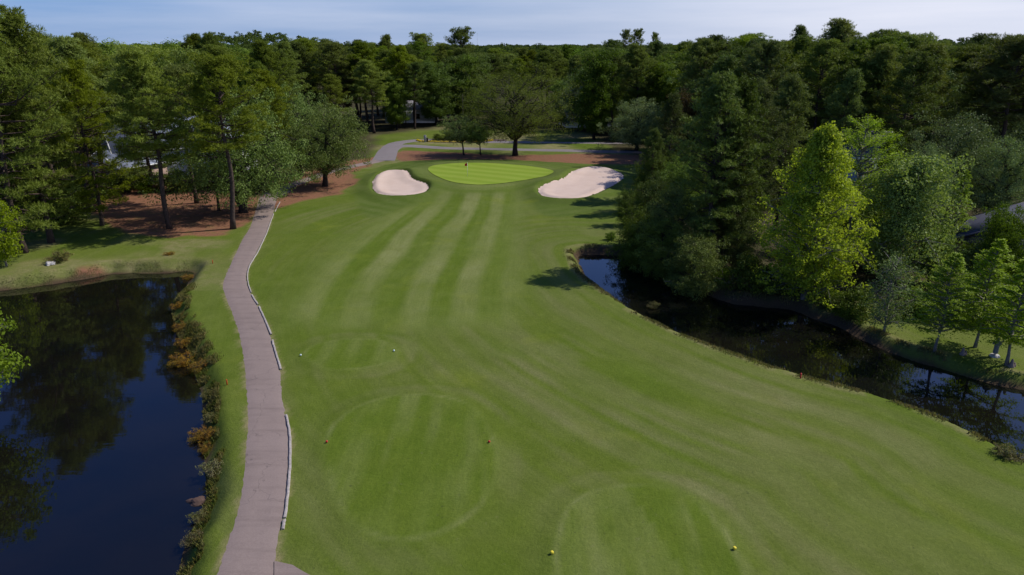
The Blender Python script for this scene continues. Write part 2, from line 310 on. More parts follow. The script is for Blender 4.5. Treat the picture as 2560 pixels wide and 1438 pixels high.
def ground_mat():
    m, N, L = nt('course_turf'); g = N.new('ShaderNodeNewGeometry'); p = N.new('ShaderNodeBsdfPrincipled'); o = N.new('ShaderNodeOutputMaterial')
    P = g.outputs['Position']
    def att(n):
        a = N.new('ShaderNodeAttribute'); a.attribute_name = n; s = N.new('ShaderNodeSeparateColor'); L.new(a.outputs['Color'], s.inputs['Color']); return s.outputs
    A, B, D = att('ga'), att('gb'), att('gc')
    big = nnoise(N, L, P, 0.09, 4, 0.6); mid = nnoise(N, L, P, 0.7, 5, 0.62); fine = nnoise(N, L, P, 7.0, 5, 0.75, 0.25, 0.75)
    tuft = nnoise(N, L, nmap(N, L, P, (1, 1.4, 1), (0, 0, 0.4)), 3.2, 4, 0.7, 0.45, 0.75)
    rough = nmix(N, L, big, (0.088, 0.136, 0.014), (0.122, 0.155, 0.026))
    rough = nmix(N, L, nmath(N, L, 'MULTIPLY', mid, 0.6), rough, (0.082, 0.124, 0.010))
    pale = nmix(N, L, mid, (0.158, 0.172, 0.066), (0.175, 0.172, 0.074))
    streak = D[0]
    rough = nmix(N, L, nmath(N, L, 'MULTIPLY', streak, 0.75), rough, pale)
    fairc = nmix(N, L, A[1], (0.086, 0.134, 0.012), (0.180, 0.205, 0.070))
    fairc = nmix(N, L, nmath(N, L, 'MULTIPLY', mid, 0.3), fairc, (0.142, 0.178, 0.026))
    col = nmix(N, L, A[0], rough, fairc)
    collar = nmix(N, L, A[1], (0.070, 0.112, 0.014), (0.125, 0.158, 0.042))
    col = nmix(N, L, nmath(N, L, 'MULTIPLY', A[2], 0.85), col, collar)
    # yellow-green worn patches
    E_ = N.new('ShaderNodeAttribute'); E_.attribute_name = 'gd'; es = N.new('ShaderNodeSeparateXYZ'); L.new(E_.outputs['Vector'], es.inputs['Vector'])
    ps = N.new('ShaderNodeSeparateXYZ'); L.new(P, ps.inputs['Vector'])
    def lanevec(u, ku, v, kv):
        c_ = N.new('ShaderNodeCombineXYZ'); L.new(nmath(N, L, 'MULTIPLY', u, ku), c_.inputs['X']); L.new(nmath(N, L, 'MULTIPLY', v, kv), c_.inputs['Y']); return c_.outputs['Vector']
    diag = nmath(N, L, 'SUBTRACT', ps.outputs['X'], ps.outputs['Y'])
    s1 = nnoise(N, L, lanevec(es.outputs['X'], 3.2, diag, 0.22), 1.0, 4, 0.65, 0.35, 0.7)
    s2 = nnoise(N, L, lanevec(es.outputs['Y'], 14.0, ps.outputs['Y'], 0.25), 1.0, 4, 0.65, 0.35, 0.7)
    s3 = nnoise(N, L, lanevec(ps.outputs['X'], 3.5, ps.outputs['Y'], 0.45), 1.0, 4, 0.65, 0.35, 0.7)
    sfin = nmix(N, L, A[0], s1, s2); sfin = nmix(N, L, D[2], sfin, s3)
    col = nmix(N, L, nmath(N, L, 'MULTIPLY', sfin, 0.36), col, nmix(N, L, 1.0, col, (0.62, 0.68, 0.50), 'MULTIPLY'))
    col = nmix(N, L, 1.0, col, (1.13, 1.08, 1.10), 'MULTIPLY')
    yel = nnoise(N, L, P, 0.16, 3, 0.55, 0.6, 0.78)
    col = nmix(N, L, nmath(N, L, 'MULTIPLY', yel, 0.35), col, (0.205, 0.235, 0.022))
    dryc = nmix(N, L, fine, (0.30, 0.24, 0.13), (0.22, 0.20, 0.085))
    dm = nmath(N, L, 'MULTIPLY', B[2], nmath(N, L, 'ADD', nmath(N, L, 'MULTIPLY', mid, 1.1), 0.25), True)
    col = nmix(N, L, dm, col, dryc)
    # per blade grain
    blade = nnoise(N, L, P, 22.0, 3, 0.8, 0.35, 0.7)
    col = nmix(N, L, nmath(N, L, 'MULTIPLY', fine, 0.50), col, nmix(N, L, 1.0, col, (0.42, 0.52, 0.36), 'MULTIPLY'))
    col = nmix(N, L, nmath(N, L, 'MULTIPLY', blade, 0.45), col, nmix(N, L, 1.0, col, (1.75, 1.6, 1.8), 'MULTIPLY'))
    mot = nnoise(N, L, nmap(N, L, P, (1, 0.8, 1), (0, 0, 0.7)), 0.42, 7, 0.72, 0.42, 0.66)
    col = nmix(N, L, nmath(N, L, 'MULTIPLY', mot, 0.55), col, nmix(N, L, 1.0, col, (0.76, 0.80, 0.62), 'MULTIPLY'))
    worn = nnoise(N, L, nmap(N, L, P, (1, 1, 1)), 1.9, 5, 0.75, 0.62, 0.80)
    col = nmix(N, L, nmath(N, L, 'MULTIPLY', worn, 0.55), col, (0.20, 0.185, 0.085))
    divot = nnoise(N, L, P, 3.4, 2, 0.5, 0.70, 0.78)
    col = nmix(N, L, nmath(N, L, 'MULTIPLY', divot, 0.5), col, (0.05, 0.06, 0.02))
    col = nmix(N, L, nmath(N, L, 'MULTIPLY', tuft, 0.22), col, nmix(N, L, 1.0, col, (1.7, 1.6, 1.9), 'MULTIPLY'))
    strawn = nnoise(N, L, P, 2.2, 6, 0.7)
    straw = nmix(N, L, strawn, (0.255, 0.118, 0.062), (0.140, 0.062, 0.032)); straw = nmix(N, L, nmath(N, L, 'MULTIPLY', fine, 0.35), straw, (0.36, 0.20, 0.13))
    sm = nmath(N, L, 'MULTIPLY', B[0], nmath(N, L, 'ADD', nmath(N, L, 'MULTIPLY', mid, 0.8), 0.62), True)
    litter = nmix(N, L, strawn, (0.075, 0.052, 0.030), (0.045, 0.055, 0.018))
    col = nmix(N, L, B[1], col, litter); col = nmix(N, L, sm, col, straw)
    mud = nmix(N, L, fine, (0.060, 0.042, 0.026), (0.10, 0.066, 0.036))
    col = nmix(N, L, D[1], col, mud)
    L.new(col, p.inputs['Base Color']); p.inputs['Roughness'].default_value = 0.95; p.inputs['Specular IOR Level'].default_value = 0.08
    b = N.new('ShaderNodeBump'); b.inputs['Strength'].default_value = 0.55; b.inputs['Distance'].default_value = 0.06
    L.new(nmath(N, L, 'ADD', fine, nmath(N, L, 'MULTIPLY', mid, 0.8)), b.inputs['Height']); L.new(b.outputs['Normal'], p.inputs['Normal'])
    L.new(p.outputs['BSDF'], o.inputs['Surface']); return m

# ------------------------------------------------------------------ outlines measured off the photograph
WL, WR = -1.0, -0.75          # water levels, left and right pond
def smooth_poly(P, it=2):
    for _ in range(it):
        Q = []
        for i in range(len(P)):
            a, b = P[i], P[(i + 1) % len(P)]; Q += [0.75 * a + 0.25 * b, 0.25 * a + 0.75 * b]
        P = np.array(Q)
    return P
POND_L = np.concatenate([GP([(448, 1438), (461, 1372), (484, 1332), (506, 1284), (520, 1244), (516, 1200), (519, 1168), (510, 1110), (509, 1048), (509, 990), (501, 968),
    (478, 902), (470, 866), (446, 846), (440, 820), (428, 773), (442, 744), (467, 716), (484, 691), (484, 680), (464, 677), (413, 684), (302, 682), (202, 699), (100, 716), (0, 728)], WL),
    np.array([(-62, 58), (-80, 52), (-80, 12), (-15, 12), (-12.5, 18)])])
POND_L = smooth_poly(POND_L, 1)
POND_R = np.concatenate([GP([(1450, 637), (1444, 649), (1454, 669), (1467, 696), (1491, 716), (1528, 743), (1561, 766), (1608, 793), (1662, 820), (1702, 840), (1756, 862), (1830, 891),
    (1900, 917), (1983, 941), (2083, 968), (2167, 991), (2267, 1022), (2359, 1058), (2421, 1085), (2484, 1116), (2560, 1171)], WR), np.array([(34, 26), (60, 20), (75, 34)]),
    GP([(2750, 1010), (2560, 976), (2454, 954), (2400, 936), (2325, 914), (2242, 889), (2158, 852), (2100, 818), (2038, 800), (1998, 778), (1904, 766), (1817, 760), (1740, 725), (1680, 690), (1620, 655), (1560, 640), (1504, 637)], WR)])
POND_R = smooth_poly(POND_R, 1)
GREEN = smooth_poly(GP([(1067, 424), (1078, 414), (1136, 409), (1203, 408), (1287, 411), (1354, 419), (1388, 428), (1378, 440), (1320, 450), (1253, 460), (1199, 463), (1152, 460), (1115, 451), (1085, 438)], 0.9))
BUNK_L = smooth_poly(GP([(931, 455), (938, 443), (950, 435), (970, 430), (1008, 430), (1022, 436), (1025, 447), (1038, 456), (1065, 463), (1073, 473), (1065, 482), (1038, 488), (994, 491), (951, 487), (931, 475)], 0.35))
BUNK_R = smooth_poly(GP([(1344, 482), (1351, 471), (1374, 463), (1408, 455), (1425, 441), (1441, 428), (1472, 422), (1519, 424), (1552, 435), (1561, 443), (1549, 456), (1522, 470), (1482, 488), (1448, 497), (1401, 497), (1361, 492)], 0.35))
COLLAR = smooth_poly(GP([(895, 490), (900, 445), (950, 415), (1040, 400), (1150, 390), (1250, 390), (1400, 400), (1480, 405), (1570, 418), (1610, 460), (1560, 510), (1440, 535), (1380, 540), (1345, 525), (1330, 490), (1100, 492), (1000, 520), (930, 545), (905, 520)], 0.2), 1)
FAIR = smooth_poly(GP([(1090, 480), (1000, 520), (930, 548), (860, 582), (800, 640), (750, 700), (715, 760), (700, 800), (760, 826), (1000, 832), (1150, 830), (1290, 806), (1322, 765), (1325, 700), (1312, 620), (1308, 560), (1320, 520), (1330, 470), (1200, 466)]))
TEES = [smooth_poly(GP(p, 0.12)) for p in (
    [(812, 1200), (795, 1100), (850, 1030), (950, 985), (1080, 978), (1180, 1000), (1240, 1080), (1255, 1190), (1200, 1290), (1080, 1350), (950, 1360), (850, 1300)],
    [(1375, 1438), (1390, 1290), (1450, 1225), (1580, 1205), (1720, 1225), (1800, 1290), (1850, 1370), (1890, 1438), (1900, 1700), (1330, 1700)],
    [(745, 890), (770, 862), (860, 842), (960, 845), (1005, 870), (985, 905), (900, 925), (800, 925)])]
STRAW = [GP(p) for p in ([(210, 505), (270, 468), (480, 462), (655, 478), (648, 494), (632, 545), (560, 585), (430, 592), (330, 582), (250, 545)],
    [(655, 480), (700, 450), (800, 420), (870, 402), (945, 392), (930, 411), (880, 432), (895, 458), (860, 470), (850, 488), (770, 499), (690, 522), (690, 488)],
    [(985, 385), (1010, 377), (1130, 381), (1280, 388), (1480, 384), (1600, 388), (1620, 412), (1440, 408), (1300, 400), (1100, 398), (1000, 404)],
    [(140, 690), (200, 668), (330, 662), (350, 672), (240, 684), (160, 700)])]
LAWN = np.concatenate([GP([(-900, 1438), (-900, 640), (-300, 560), (250, 520), (640, 500), (930, 400), (950, 338), (1100, 322), (1450, 330), (1500, 365), (1600, 400), (1625, 500), (1580, 600), (1560, 645), (1700, 760), (1817, 775), (1990, 790), (2010, 745), (2200, 765), (2560, 740), (3000, 760)]), np.array([(90, 10), (20, 5), (-60, 5)])])

PL = [(480, 1560), (541, 1438), (572, 1346), (595, 1270), (608, 1199), (612, 1133), (619, 1066), (617, 1000), (610, 911), (598, 840), (590, 813), (576, 773), (563, 740), (557, 725), (557, 704), (567, 680), (586, 638), (605, 598), (625, 568), (638, 528), (648, 494), (668, 478), (700, 464)]
PR = [(685, 1560), (686, 1438), (692, 1372), (701, 1323), (712, 1283), (719, 1221), (723, 1155), (725, 1101), (721, 1066), (714, 1031), (705, 991), (703, 929), (690, 889), (676, 838), (665, 802), (646, 767), (627, 731), (617, 707), (616, 687), (622, 664), (642, 629), (665, 585), (682, 541), (692, 497), (728, 479)]

def sdist(P, X, Y, margin=25.0):
    """signed distance (inside negative) of points to polygon, clamped far away"""
    shp = X.shape; X = X.ravel(); Y = Y.ravel(); out = np.full(X.shape, float(margin))
    lo = P.min(0) - margin; hi = P.max(0) + margin
    idx = np.where((X > lo[0]) & (X < hi[0]) & (Y > lo[1]) & (Y < hi[1]))[0]
    if len(idx) == 0: return out.reshape(shp)
    x = X[idx]; y = Y[idx]; d2 = np.full(len(idx), 1e9); ins = np.zeros(len(idx), bool)
    n = len(P)
    for i in range(n):
        ax, ay = P[i]; bx, by = P[(i + 1) % n]; ex, ey = bx - ax, by - ay
        t = np.clip(((x - ax) * ex + (y - ay) * ey) / (ex * ex + ey * ey + 1e-12), 0, 1)
        d2 = np.minimum(d2, (x - ax - t * ex) ** 2 + (y - ay - t * ey) ** 2)
        c = (ay > y) != (by > y)
        ins ^= c & (x < ex * (y - ay) / (ey if abs(ey) > 1e-12 else 1e-12) + ax)
    d = np.sqrt(d2); out[idx] = np.minimum(np.where(ins, -d, d), margin)
    return out.reshape(shp)
def ss(a, b, x):
    t = np.clip((x - a) / (b - a), 0, 1); return t * t * (3 - 2 * t)
def vnoise(X, Y, s, seed=0):
    """value noise in [0,1]"""
    rs = np.random.RandomState(seed); T = rs.rand(64, 64)
    x = X / s + 1000; y = Y / s + 1000; i = np.floor(x).astype(int); j = np.floor(y).astype(int); fx = x - i; fy = y - j
    fx = fx * fx * (3 - 2 * fx); fy = fy * fy * (3 - 2 * fy); i %= 64; j %= 64; i2 = (i + 1) % 64; j2 = (j + 1) % 64
    return (T[i, j] * (1 - fx) + T[i2, j] * fx) * (1 - fy) + (T[i, j2] * (1 - fx) + T[i2, j2] * fx) * fy
def height(X, Y, full=True):
    X = np.asarray(X, float); Y = np.asarray(Y, float)
    h = 0.12 * (vnoise(X, Y, 14, 1) - 0.5) + 0.10 * (vnoise(X, Y, 6, 2) - 0.5) + 0.05 * (vnoise(X, Y, 2.5, 3) - 0.5)
    dg = sdist(GREEN, X, Y)
    back = ss(0, 5, Y - 124) * ss(9, 0, np.abs(dg - 3.5) - 0.5) * 0.25
    h = h + 0.9 * ss(9.0, 0.0, dg) + back
    for B in (BUNK_L, BUNK_R):
        d = sdist(B, X, Y)
        lip = 0.45 * ss(4.5, 0.3, d) * ss(-0.1, 0.5, d) + 0.12
        h = h + np.where(d > 0, lip * ss(4.5, 0.0, d), 0)
        bowl = 0.25 + 0.018 * (Y - B[:, 1].min())
        k = ss(0.7, -0.8, d)
        h = h * (1 - k) + bowl * k + 0.25 * ss(-2.5, 0, d) * k
    for t in TEES: h = h + 0.10 * ss(1.1, -0.4, sdist(t, X, Y, 6))
    for P, w, steep in ((POND_L, WL, 1.5), (POND_R, WR, 1.1)):
        d = sdist(P, X, Y) + 0.30 * (vnoise(X, Y, 1.1, 5) - 0.5)
        k = ss(steep, -0.15, d)
        h = h * (1 - k) + (w - 0.03) * k
        h = h - 1.2 * ss(0.0, -3.0, d)
    return h
def hz(x, y): return float(height(np.array([x]), np.array([y]))[0])
def GT(px, py):
    z = 0.0
    for _ in range(6): x, y = G(px, py, z); z = hz(x, y)
    return (x, y, z)

# ------------------------------------------------------------------ ground: one sheet to the horizon
def axis(a, b, step, lo, hi, grow=1.17):
    c = list(np.arange(a, b, step)); s = step; v = a; L_ = []
    while v > lo: s *= grow; v -= s; L_.append(v)
    s = step; v = c[-1]; R_ = []
    while v < hi: s *= grow; v += s; R_.append(v)
    return np.array(L_[::-1] + c + R_)
gx = axis(-50, 50, 0.30, -9000, 9000); gy = axis(21, 150, 0.30, -60, 9000)
X, Y = np.meshgrid(gx, gy, indexing='ij')
Z = height(X, Y)
# a low rise of ground far left and far right behind the near woods
Z = Z + 11.0 * np.exp(-((X + 172) / 42) ** 2 - ((Y - 520) / 90) ** 2) + 11.0 * np.exp(-((X - 500) / 90) ** 2 - ((Y - 900) / 150) ** 2) - (X ** 2 + Y ** 2) / 12.7e6
inb = np.minimum(np.minimum(sdist(BUNK_L, X, Y), sdist(BUNK_R, X, Y)), sdist(GREEN, X, Y))
Zg = Z - 0.15 * ss(0.05, -0.22, inb)
Vg = np.stack([X, Y, Zg], -1).reshape(-1, 3)
nx, ny = len(gx), len(gy)
ii = (np.arange(nx - 1)[:, None] * ny + np.arange(ny - 1)[None, :]).ravel()
Fg = np.stack([ii, ii + ny, ii + ny + 1, ii + 1], -1)
gme = mesh_np('ground', Vg, Fg, True)
dF = sdist(FAIR, X, Y); fair = ss(1.3, -2.4, dF + 1.2 * (vnoise(X, Y, 4, 44) - 0.5))
LY = np.array([45, 52, 57, 64, 73, 87, 103, 112.0])
LX = np.array([[-21.0, -21.8, -22.6, -23.2, -23.0, -19.8, -14.6, -12], [-16.4, -17.0, -17.6, -18.0, -17.7, -15.6, -12.4, -10.8], [-12.3, -12.5, -13.2, -13.4, -12.8, -11.6, -9.8, -8.8], [-7.9, -7.9, -8.1, -7.8, -7.3, -6.2, -5.3, -4.8], [-4.1, -4.1, -4.2, -3.8, -3.2, -2.4, -1.6, -1.4], [0.3, 0.3, 0.35, 0.45, 0.75, 1.0, 1.2, 1.3], [4.6, 4.6, 4.6, 4.7, 4.9, 5.0, 5.1, 5.2]])
lanes = np.array([np.interp(gy, LY, r_) for r_ in LX])
ph = np.zeros_like(X); wob = 0.5 * (vnoise(X, Y, 9, 11) - 0.5)
for j in range(len(gy)): ph[:, j] = np.interp(gx + wob[:, j], lanes[:, j], np.arange(7), left=0, right=6)
stripe = 0.5 + 0.5 * np.clip(1.9 * np.cos(2 * PI * ph), -1, 1)
stripe = stripe * (0.5 + 0.75 * vnoise(X, Y, 6, 12)) + 0.40 * (vnoise(ph * 4.4, Y * 0.05, 0.5, 13) - 0.5) + 0.2 * (vnoise(X, Y, 1.2, 48) - 0.5)
ring = ss(0.0, -0.5, dF) * ss(-1.6, -0.9, dF) * 0.55 * vnoise(X, Y, 7, 43)          # perimeter cut
stripe = stripe * (1 - ring * 0.8) + ring * 0.6
stripe = 0.36 + (stripe - 0.36) * (0.25 + 0.75 * ss(0.0, -6.0, dF)) * 0.88
teem = np.zeros_like(X)
for k, t in enumerate(TEES):
    d = sdist(t, X, Y, 6); tm = ss(0.15, -0.25, d)
    lane = 0.5 + 0.5 * np.clip(1.5 * np.cos(2 * PI * (X + k * 0.4) / 2.1 + 0.6 * vnoise(X, Y, 4, 14)), -1, 1)
    v = -0.05 + 0.42 * lane * vnoise(X, Y, 3.0, 15) + 0.45 * (vnoise(X * 2.2, Y * 0.3, 1.0, 16) - 0.4) + (0.35 * (X < 4.2 + 0.25 * (36 - Y)) * (X > 1.8) - 0.1 if k == 1 else 0)
    rim = ss(0.34, 0.05, np.abs(d + 0.15 + 0.2 * (vnoise(X, Y, 4, 49) - 0.5))) * (0.0 + 0.9 * vnoise(X, Y, 2.0, 17))
    v = v + 0.95 * rim
    stripe = stripe * (1 - tm) + v * tm; teem = np.maximum(teem, tm)
fair2 = np.maximum(fair, teem * 0.95)
collar = ss(1.2, -0.4, sdist(COLLAR, X, Y)) * (1 - 0.0 * fair)
apr = ss(2.2, 1.6, sdist(GREEN, X, Y))
dgr = sdist(GREEN, X, Y)
cst = 0.5 + 0.5 * np.clip(1.6 * np.cos(2 * PI * dgr / 2.6 + 1.5 * vnoise(X, Y, 7, 18)), -1, 1)
w = collar * (1 - fair * ss(3.0, 6.0, dgr))
stripe = stripe * (1 - w) + w * (0.15 + 0.6 * cst * vnoise(X, Y, 5, 19))
stripe = stripe * (1 - apr) + 0.7 * apr
collar = np.clip(collar * (1 - fair * 0.75), 0, 1)
# directional mowing streaks in the rough, following the right bank, the tees and the path
dR = sdist(POND_R, X, Y, 60.0); dT = np.minimum(np.minimum(sdist(TEES[0], X, Y, 9), sdist(TEES[1], X, Y, 9)), sdist(TEES[2], X, Y, 9))
along = vnoise(X, Y, 6, 20)
dRw = dR + 1.6 * (vnoise(X, Y, 13, 45) - 0.5)
st1 = vnoise(dRw, along * 1.3 + Y * 0.04, 0.55, 21) * 0.42 + vnoise(dRw, Y * 0.06, 1.7, 22) * 0.33 + vnoise(dRw, Y * 0.04, 4.5, 46) * 0.25
st2 = vnoise(dT + 0.4 * vnoise(X, Y, 5, 47), X * 0.03 + Y * 0.03, 0.6, 23)
kT = ss(6.0, 0.8, dT) * 0.55
streak = st1 * (1 - kT) + (0.55 * st2 + 0.45 * st1) * kT
streak = np.clip((streak - 0.34) * 2.6, 0, 1) * (0.3 + 0.9 * vnoise(X, Y, 9, 24))
leftside = ss(-14, -17, X)
streak = np.clip(streak * (1 - 0.65 * leftside * (Y < 80)), 0, 1)
streak[(Y > 75)] *= 0.9
straw = np.zeros_like(X)
for s_ in STRAW: straw = np.maximum(straw, ss(0.7, -0.5, sdist(s_, X, Y) + 1.2 * (vnoise(X, Y, 2.2, 25) - 0.5)))
litter = ss(-1.0, 3.0, sdist(LAWN, X, Y, 30) + 3.0 * (vnoise(X, Y, 5, 26) - 0.5))
dL = sdist(POND_L, X, Y)
n1 = vnoise(X, Y, 1.6, 27)
dry = 0.55 * ss(0.55, 0.15, np.abs(sdist(POND_R, X, Y) - 1.15 + 0.4 * (n1 - 0.5))) * (vnoise(X, Y, 3, 28) > 0.25)
dry = np.maximum(dry, 0.75 * ss(6.0, 0.5, dL) * (Y > 60) * (vnoise(X, Y, 3, 29)) * ss(-14, -26, X))
dry = np.maximum(dry, 0.8 * (Y > 125) * (np.abs(X) < 60) * ss(0.45, 0.75, vnoise(X, Y, 9, 30)) * (collar < 0.1))
pl_ = GP(PL); xl = np.interp(Y, pl_[:, 1], pl_[:, 0]); dry = np.maximum(dry, 0.6 * ss(0, 3, xl - X) * ss(0.4, 0.8, vnoise(X, Y, 4, 31)) * (Y > 60))
farside = ss(0, 3, X - (22 + (54 - Y) * 0.95))
PATHP = np.concatenate([GP(PL), GP(PR)[::-1]]); dP = sdist(PATHP, X, Y, 4)
dry = np.maximum(dry, 0.95 * ss(0.30, 0.02, dP) * ss(0.25, 0.7, vnoise(X, Y, 1.3, 52)))
mud = np.maximum(ss(0.65, 0.05, dL + 0.6 * (n1 - 0.5)), ss(0.35, 0.0, sdist(POND_R, X, Y) - 1.3 * farside * n1 + 0.4 * (n1 - 0.5)))
def setcol(me, name, a, b, c):
    at_ = me.attributes.new(name, 'FLOAT_COLOR', 'POINT')
    arr = np.stack([a.ravel(), b.ravel(), c.ravel(), np.ones(a.size)], 1).astype(np.float32)
    at_.data.foreach_set('color', arr.ravel())
setcol(gme, 'ga', fair2, np.clip(stripe, 0, 1), collar)
setcol(gme, 'gb', straw, litter, np.clip(dry, 0, 1))
setcol(gme, 'gc', streak, mud, teem)
setcol(gme, 'gd', dRw, ph, dT)
tag(link('ground', gme, ground_mat()), kind='structure')

def sheet(name, P, mat, dz, step, zf=None):
    P = np.asarray(P); lo = P.min(0); hi = P.max(0)
    a, b = np.meshgrid(np.arange(lo[0], hi[0], step), np.arange(lo[1], hi[1], step), indexing='ij')
    d = sdist(P, a, b, 5); k = d < -0.35 * step
    pts = [Vector(p) for p in P.tolist()] + [Vector((x_, y_)) for x_, y_ in zip(a[k], b[k])]
    n = len(P); e = [(i, (i + 1) % n) for i in range(n)]
    vo, _, fo, *_ = geometry.delaunay_2d_cdt(pts, e, [], 1, 1e-4)
    V = np.array([(v.x, v.y) for v in vo]); z = height(V[:, 0], V[:, 1]) + dz
    F3 = np.array([f for f in fo if len(f) == 3])
    A_ = V[F3[:, 0]]; B_ = V[F3[:, 1]]; C_ = V[F3[:, 2]]
    neg = np.cross(B_ - A_, C_ - A_) < 0; F3[neg] = F3[neg][:, ::-1]
    me = mesh_np(name, np.column_stack([V, z]), F3, True)
    return tag(link(name, me, mat), kind='structure')
sheet('putting_green', GREEN, green_mat(), 0.03, 0.5)
msand = sand_mat()
def densify(P, step, jit=0.0, seed=0):
    rs = np.random.RandomState(seed); Q = []
    for i in range(len(P)):
        a, b = P[i], P[(i + 1) % len(P)]; n = max(1, int(np.linalg.norm(b - a) / step))
        for k in range(n): Q.append(a + (b - a) * k / n + rs.randn(2) * jit)
    return np.array(Q)
sheet('sand_bunker', densify(BUNK_L, 0.35, 0.06, 1), msand, 0.04, 0.3)
sheet('sand_bunker', densify(BUNK_R, 0.35, 0.06, 2), msand, 0.04, 0.3)

# ---- cart path
def resample(P, n):
    P = np.asarray(P, float); s = np.concatenate([[0], np.cumsum(np.linalg.norm(np.diff(P, axis=0), axis=1))])
    t = np.linspace(0, s[-1], n); return np.stack([np.interp(t, s, P[:, k]) for k in range(P.shape[1])], 1)
def smline(P, it=3):
    P = np.asarray(P, float)
    for _ in range(it): P[1:-1] = 0.25 * P[:-2] + 0.5 * P[1:-1] + 0.25 * P[2:]
    return P
def strip(name, A_, B_, mat, m=7, dz=0.035, seed=0):
    rs = np.random.RandomState(seed); n = len(A_)
    A_ = A_ + rs.randn(n, 2) * 0.022; B_ = B_ + rs.randn(n, 2) * 0.022
    t = np.linspace(0, 1, m)[None, :, None]; Q = A_[:, None, :] * (1 - t) + B_[:, None, :] * t
    z = height(Q[..., 0], Q[..., 1]) + dz
    z = np.maximum(z, z.mean(axis=1, keepdims=True) - 0.03)
    z[:, 0] -= 0.05; z[:, -1] -= 0.05
    V = np.concatenate([Q, z[..., None]], -1).reshape(-1, 3)
    i = (np.arange(n - 1)[:, None] * m + np.arange(m - 1)[None, :]).ravel()
    F = np.stack([i, i + 1, i + m + 1, i + m], -1)
    a = V[F[0]]; 
    if np.cross(a[1] - a[0], a[2] - a[1])[2] < 0: F = F[:, ::-1]
    return tag(link(name, mesh_np(name, V, F, True), mat), kind='structure')
masph = asphalt_mat('cart_path_asphalt', (0.205, 0.155, 0.133), (0.240, 0.184, 0.160), (0.33, 0.26, 0.225))
mroad = asphalt_mat('road_asphalt', (0.185, 0.160, 0.155), (0.21, 0.183, 0.178), (0.26, 0.23, 0.22))
pa = smline(resample(GP(PL), 420), 4); pb = smline(resample(GP(PR), 420), 4)
strip('cart_path', pa, pb, masph, 7, 0.045, 3)
def road(name, px, w, mat, dz, n=160):
    c = smline(resample(GP(px), n), 12); T = np.gradient(c, axis=0); T /= np.linalg.norm(T, axis=1)[:, None]
    Nn = np.stack([-T[:, 1], T[:, 0]], 1); ww = np.interp(np.linspace(0, 1, n), np.linspace(0, 1, len(w)), w)[:, None] / 2
    return strip(name, c + Nn * ww, c - Nn * ww, mat, 5, dz, 5)
sp = np.array([(686, 1403), (732, 1413), (776, 1440), (850, 1490), (850, 1600), (690, 1560), (686, 1438)])
sheet('path_spur', densify(GP(sp), 0.3, 0.01, 9), masph, 0.040, 0.5)
road('cart_path_branch', [(705, 472), (760, 452), (820, 430), (880, 416), (935, 405), (968, 393)], [2.4, 2.4, 2.6, 3.0], masph, 0.040)
road('club_road', [(958, 402), (965, 388), (970, 376), (985, 366), (1020, 364), (1100, 369), (1200, 372), (1350, 375), (1480, 378), (1600, 381), (1760, 384)], [4.4, 4.2, 4.0, 3.2, 3.0, 3.2, 3.4, 3.6, 3.6], mroad, 0.05)
road('club_road_loop', [(966, 380), (975, 367), (992, 358), (1030, 352), (1075, 350), (1150, 352), (1240, 355), (1350, 356), (1460, 357), (1600, 359)], [3.2, 3.6, 3.6, 3.2, 2.8, 2.6, 2.6], mroad, 0.056)

# ---- ponds
mw = water_mat()
def water(name, P, z, g=1.6):
    c = P.mean(0)
    me = mesh_np(name, [(P[:, 0].min() - g, P[:, 1].min() - g, z), (P[:, 0].max() + g, P[:, 1].min() - g, z), (P[:, 0].max() + g, P[:, 1].max() + g, z), (P[:, 0].min() - g, P[:, 1].max() + g, z)], np.array([[0, 1, 2, 3]]))
    return tag(link(name, me, mw), kind='structure')
water('pond_water', POND_L, WL); water('creek_water', POND_R, WR)

# ------------------------------------------------------------------ foliage builders
def rand_dirs(rs, n):
    v = rs.randn(n, 3); return v / (np.linalg.norm(v, axis=1)[:, None] + 1e-9)
def leaves_np(rs, Cn, Nn, size, flat=0.0, asp=0.62):
    """rhombic leaves: centres, outward hint normals"""
    n = len(Cn); nr = rand_dirs(rs, n) * 0.8 + Nn * 1.1; nr[:, 2] += flat; nr /= np.linalg.norm(nr, axis=1)[:, None] + 1e-9
    u = np.cross(nr, rand_dirs(rs, n)); u /= np.linalg.norm(u, axis=1)[:, None] + 1e-9; v = np.cross(nr, u)
    s = size * (0.6 + 0.8 * rs.rand(n))[:, None] * 0.5
    V = np.stack([Cn - u * s, Cn - v * s * asp + u * s * 0.1, Cn + u * s, Cn + v * s * asp + u * s * 0.1], 1).reshape(-1, 3)
    return V, np.arange(4 * n).reshape(-1, 4)
def needles_np(rs, Cn, Out, ln, k, wd):
    n = len(Cn); Cn = np.repeat(Cn, k, 0); Out = np.repeat(Out, k, 0); m = n * k
    d = rand_dirs(rs, m) + Out * 0.45; d[:, 2] += 0.25; d /= np.linalg.norm(d, axis=1)[:, None] + 1e-9
    u = np.cross(d, Out * 1.3 + rand_dirs(rs, m) * 0.5); u /= np.linalg.norm(u, axis=1)[:, None] + 1e-9
    L_ = ln * (0.6 + 0.7 * rs.rand(m))[:, None]; w = wd * 0.5
    a = Cn + d * L_ * 0.35
    V = np.stack([Cn, a + u * w, Cn + d * L_, a - u * w], 1).reshape(-1, 3)
    return V, np.arange(4 * m).reshape(-1, 4)
def curve(p0, p1, sag, n=6, rs=None, wob=0.0):
    t = np.linspace(0, 1, n)[:, None]; P = p0 * (1 - t) + p1 * t
    P[:, 2] += (sag * 4 * t * (1 - t))[:, 0]
    if wob: P[1:-1] += rs.randn(n - 2, 3) * wob
    return P
TYPES = {}
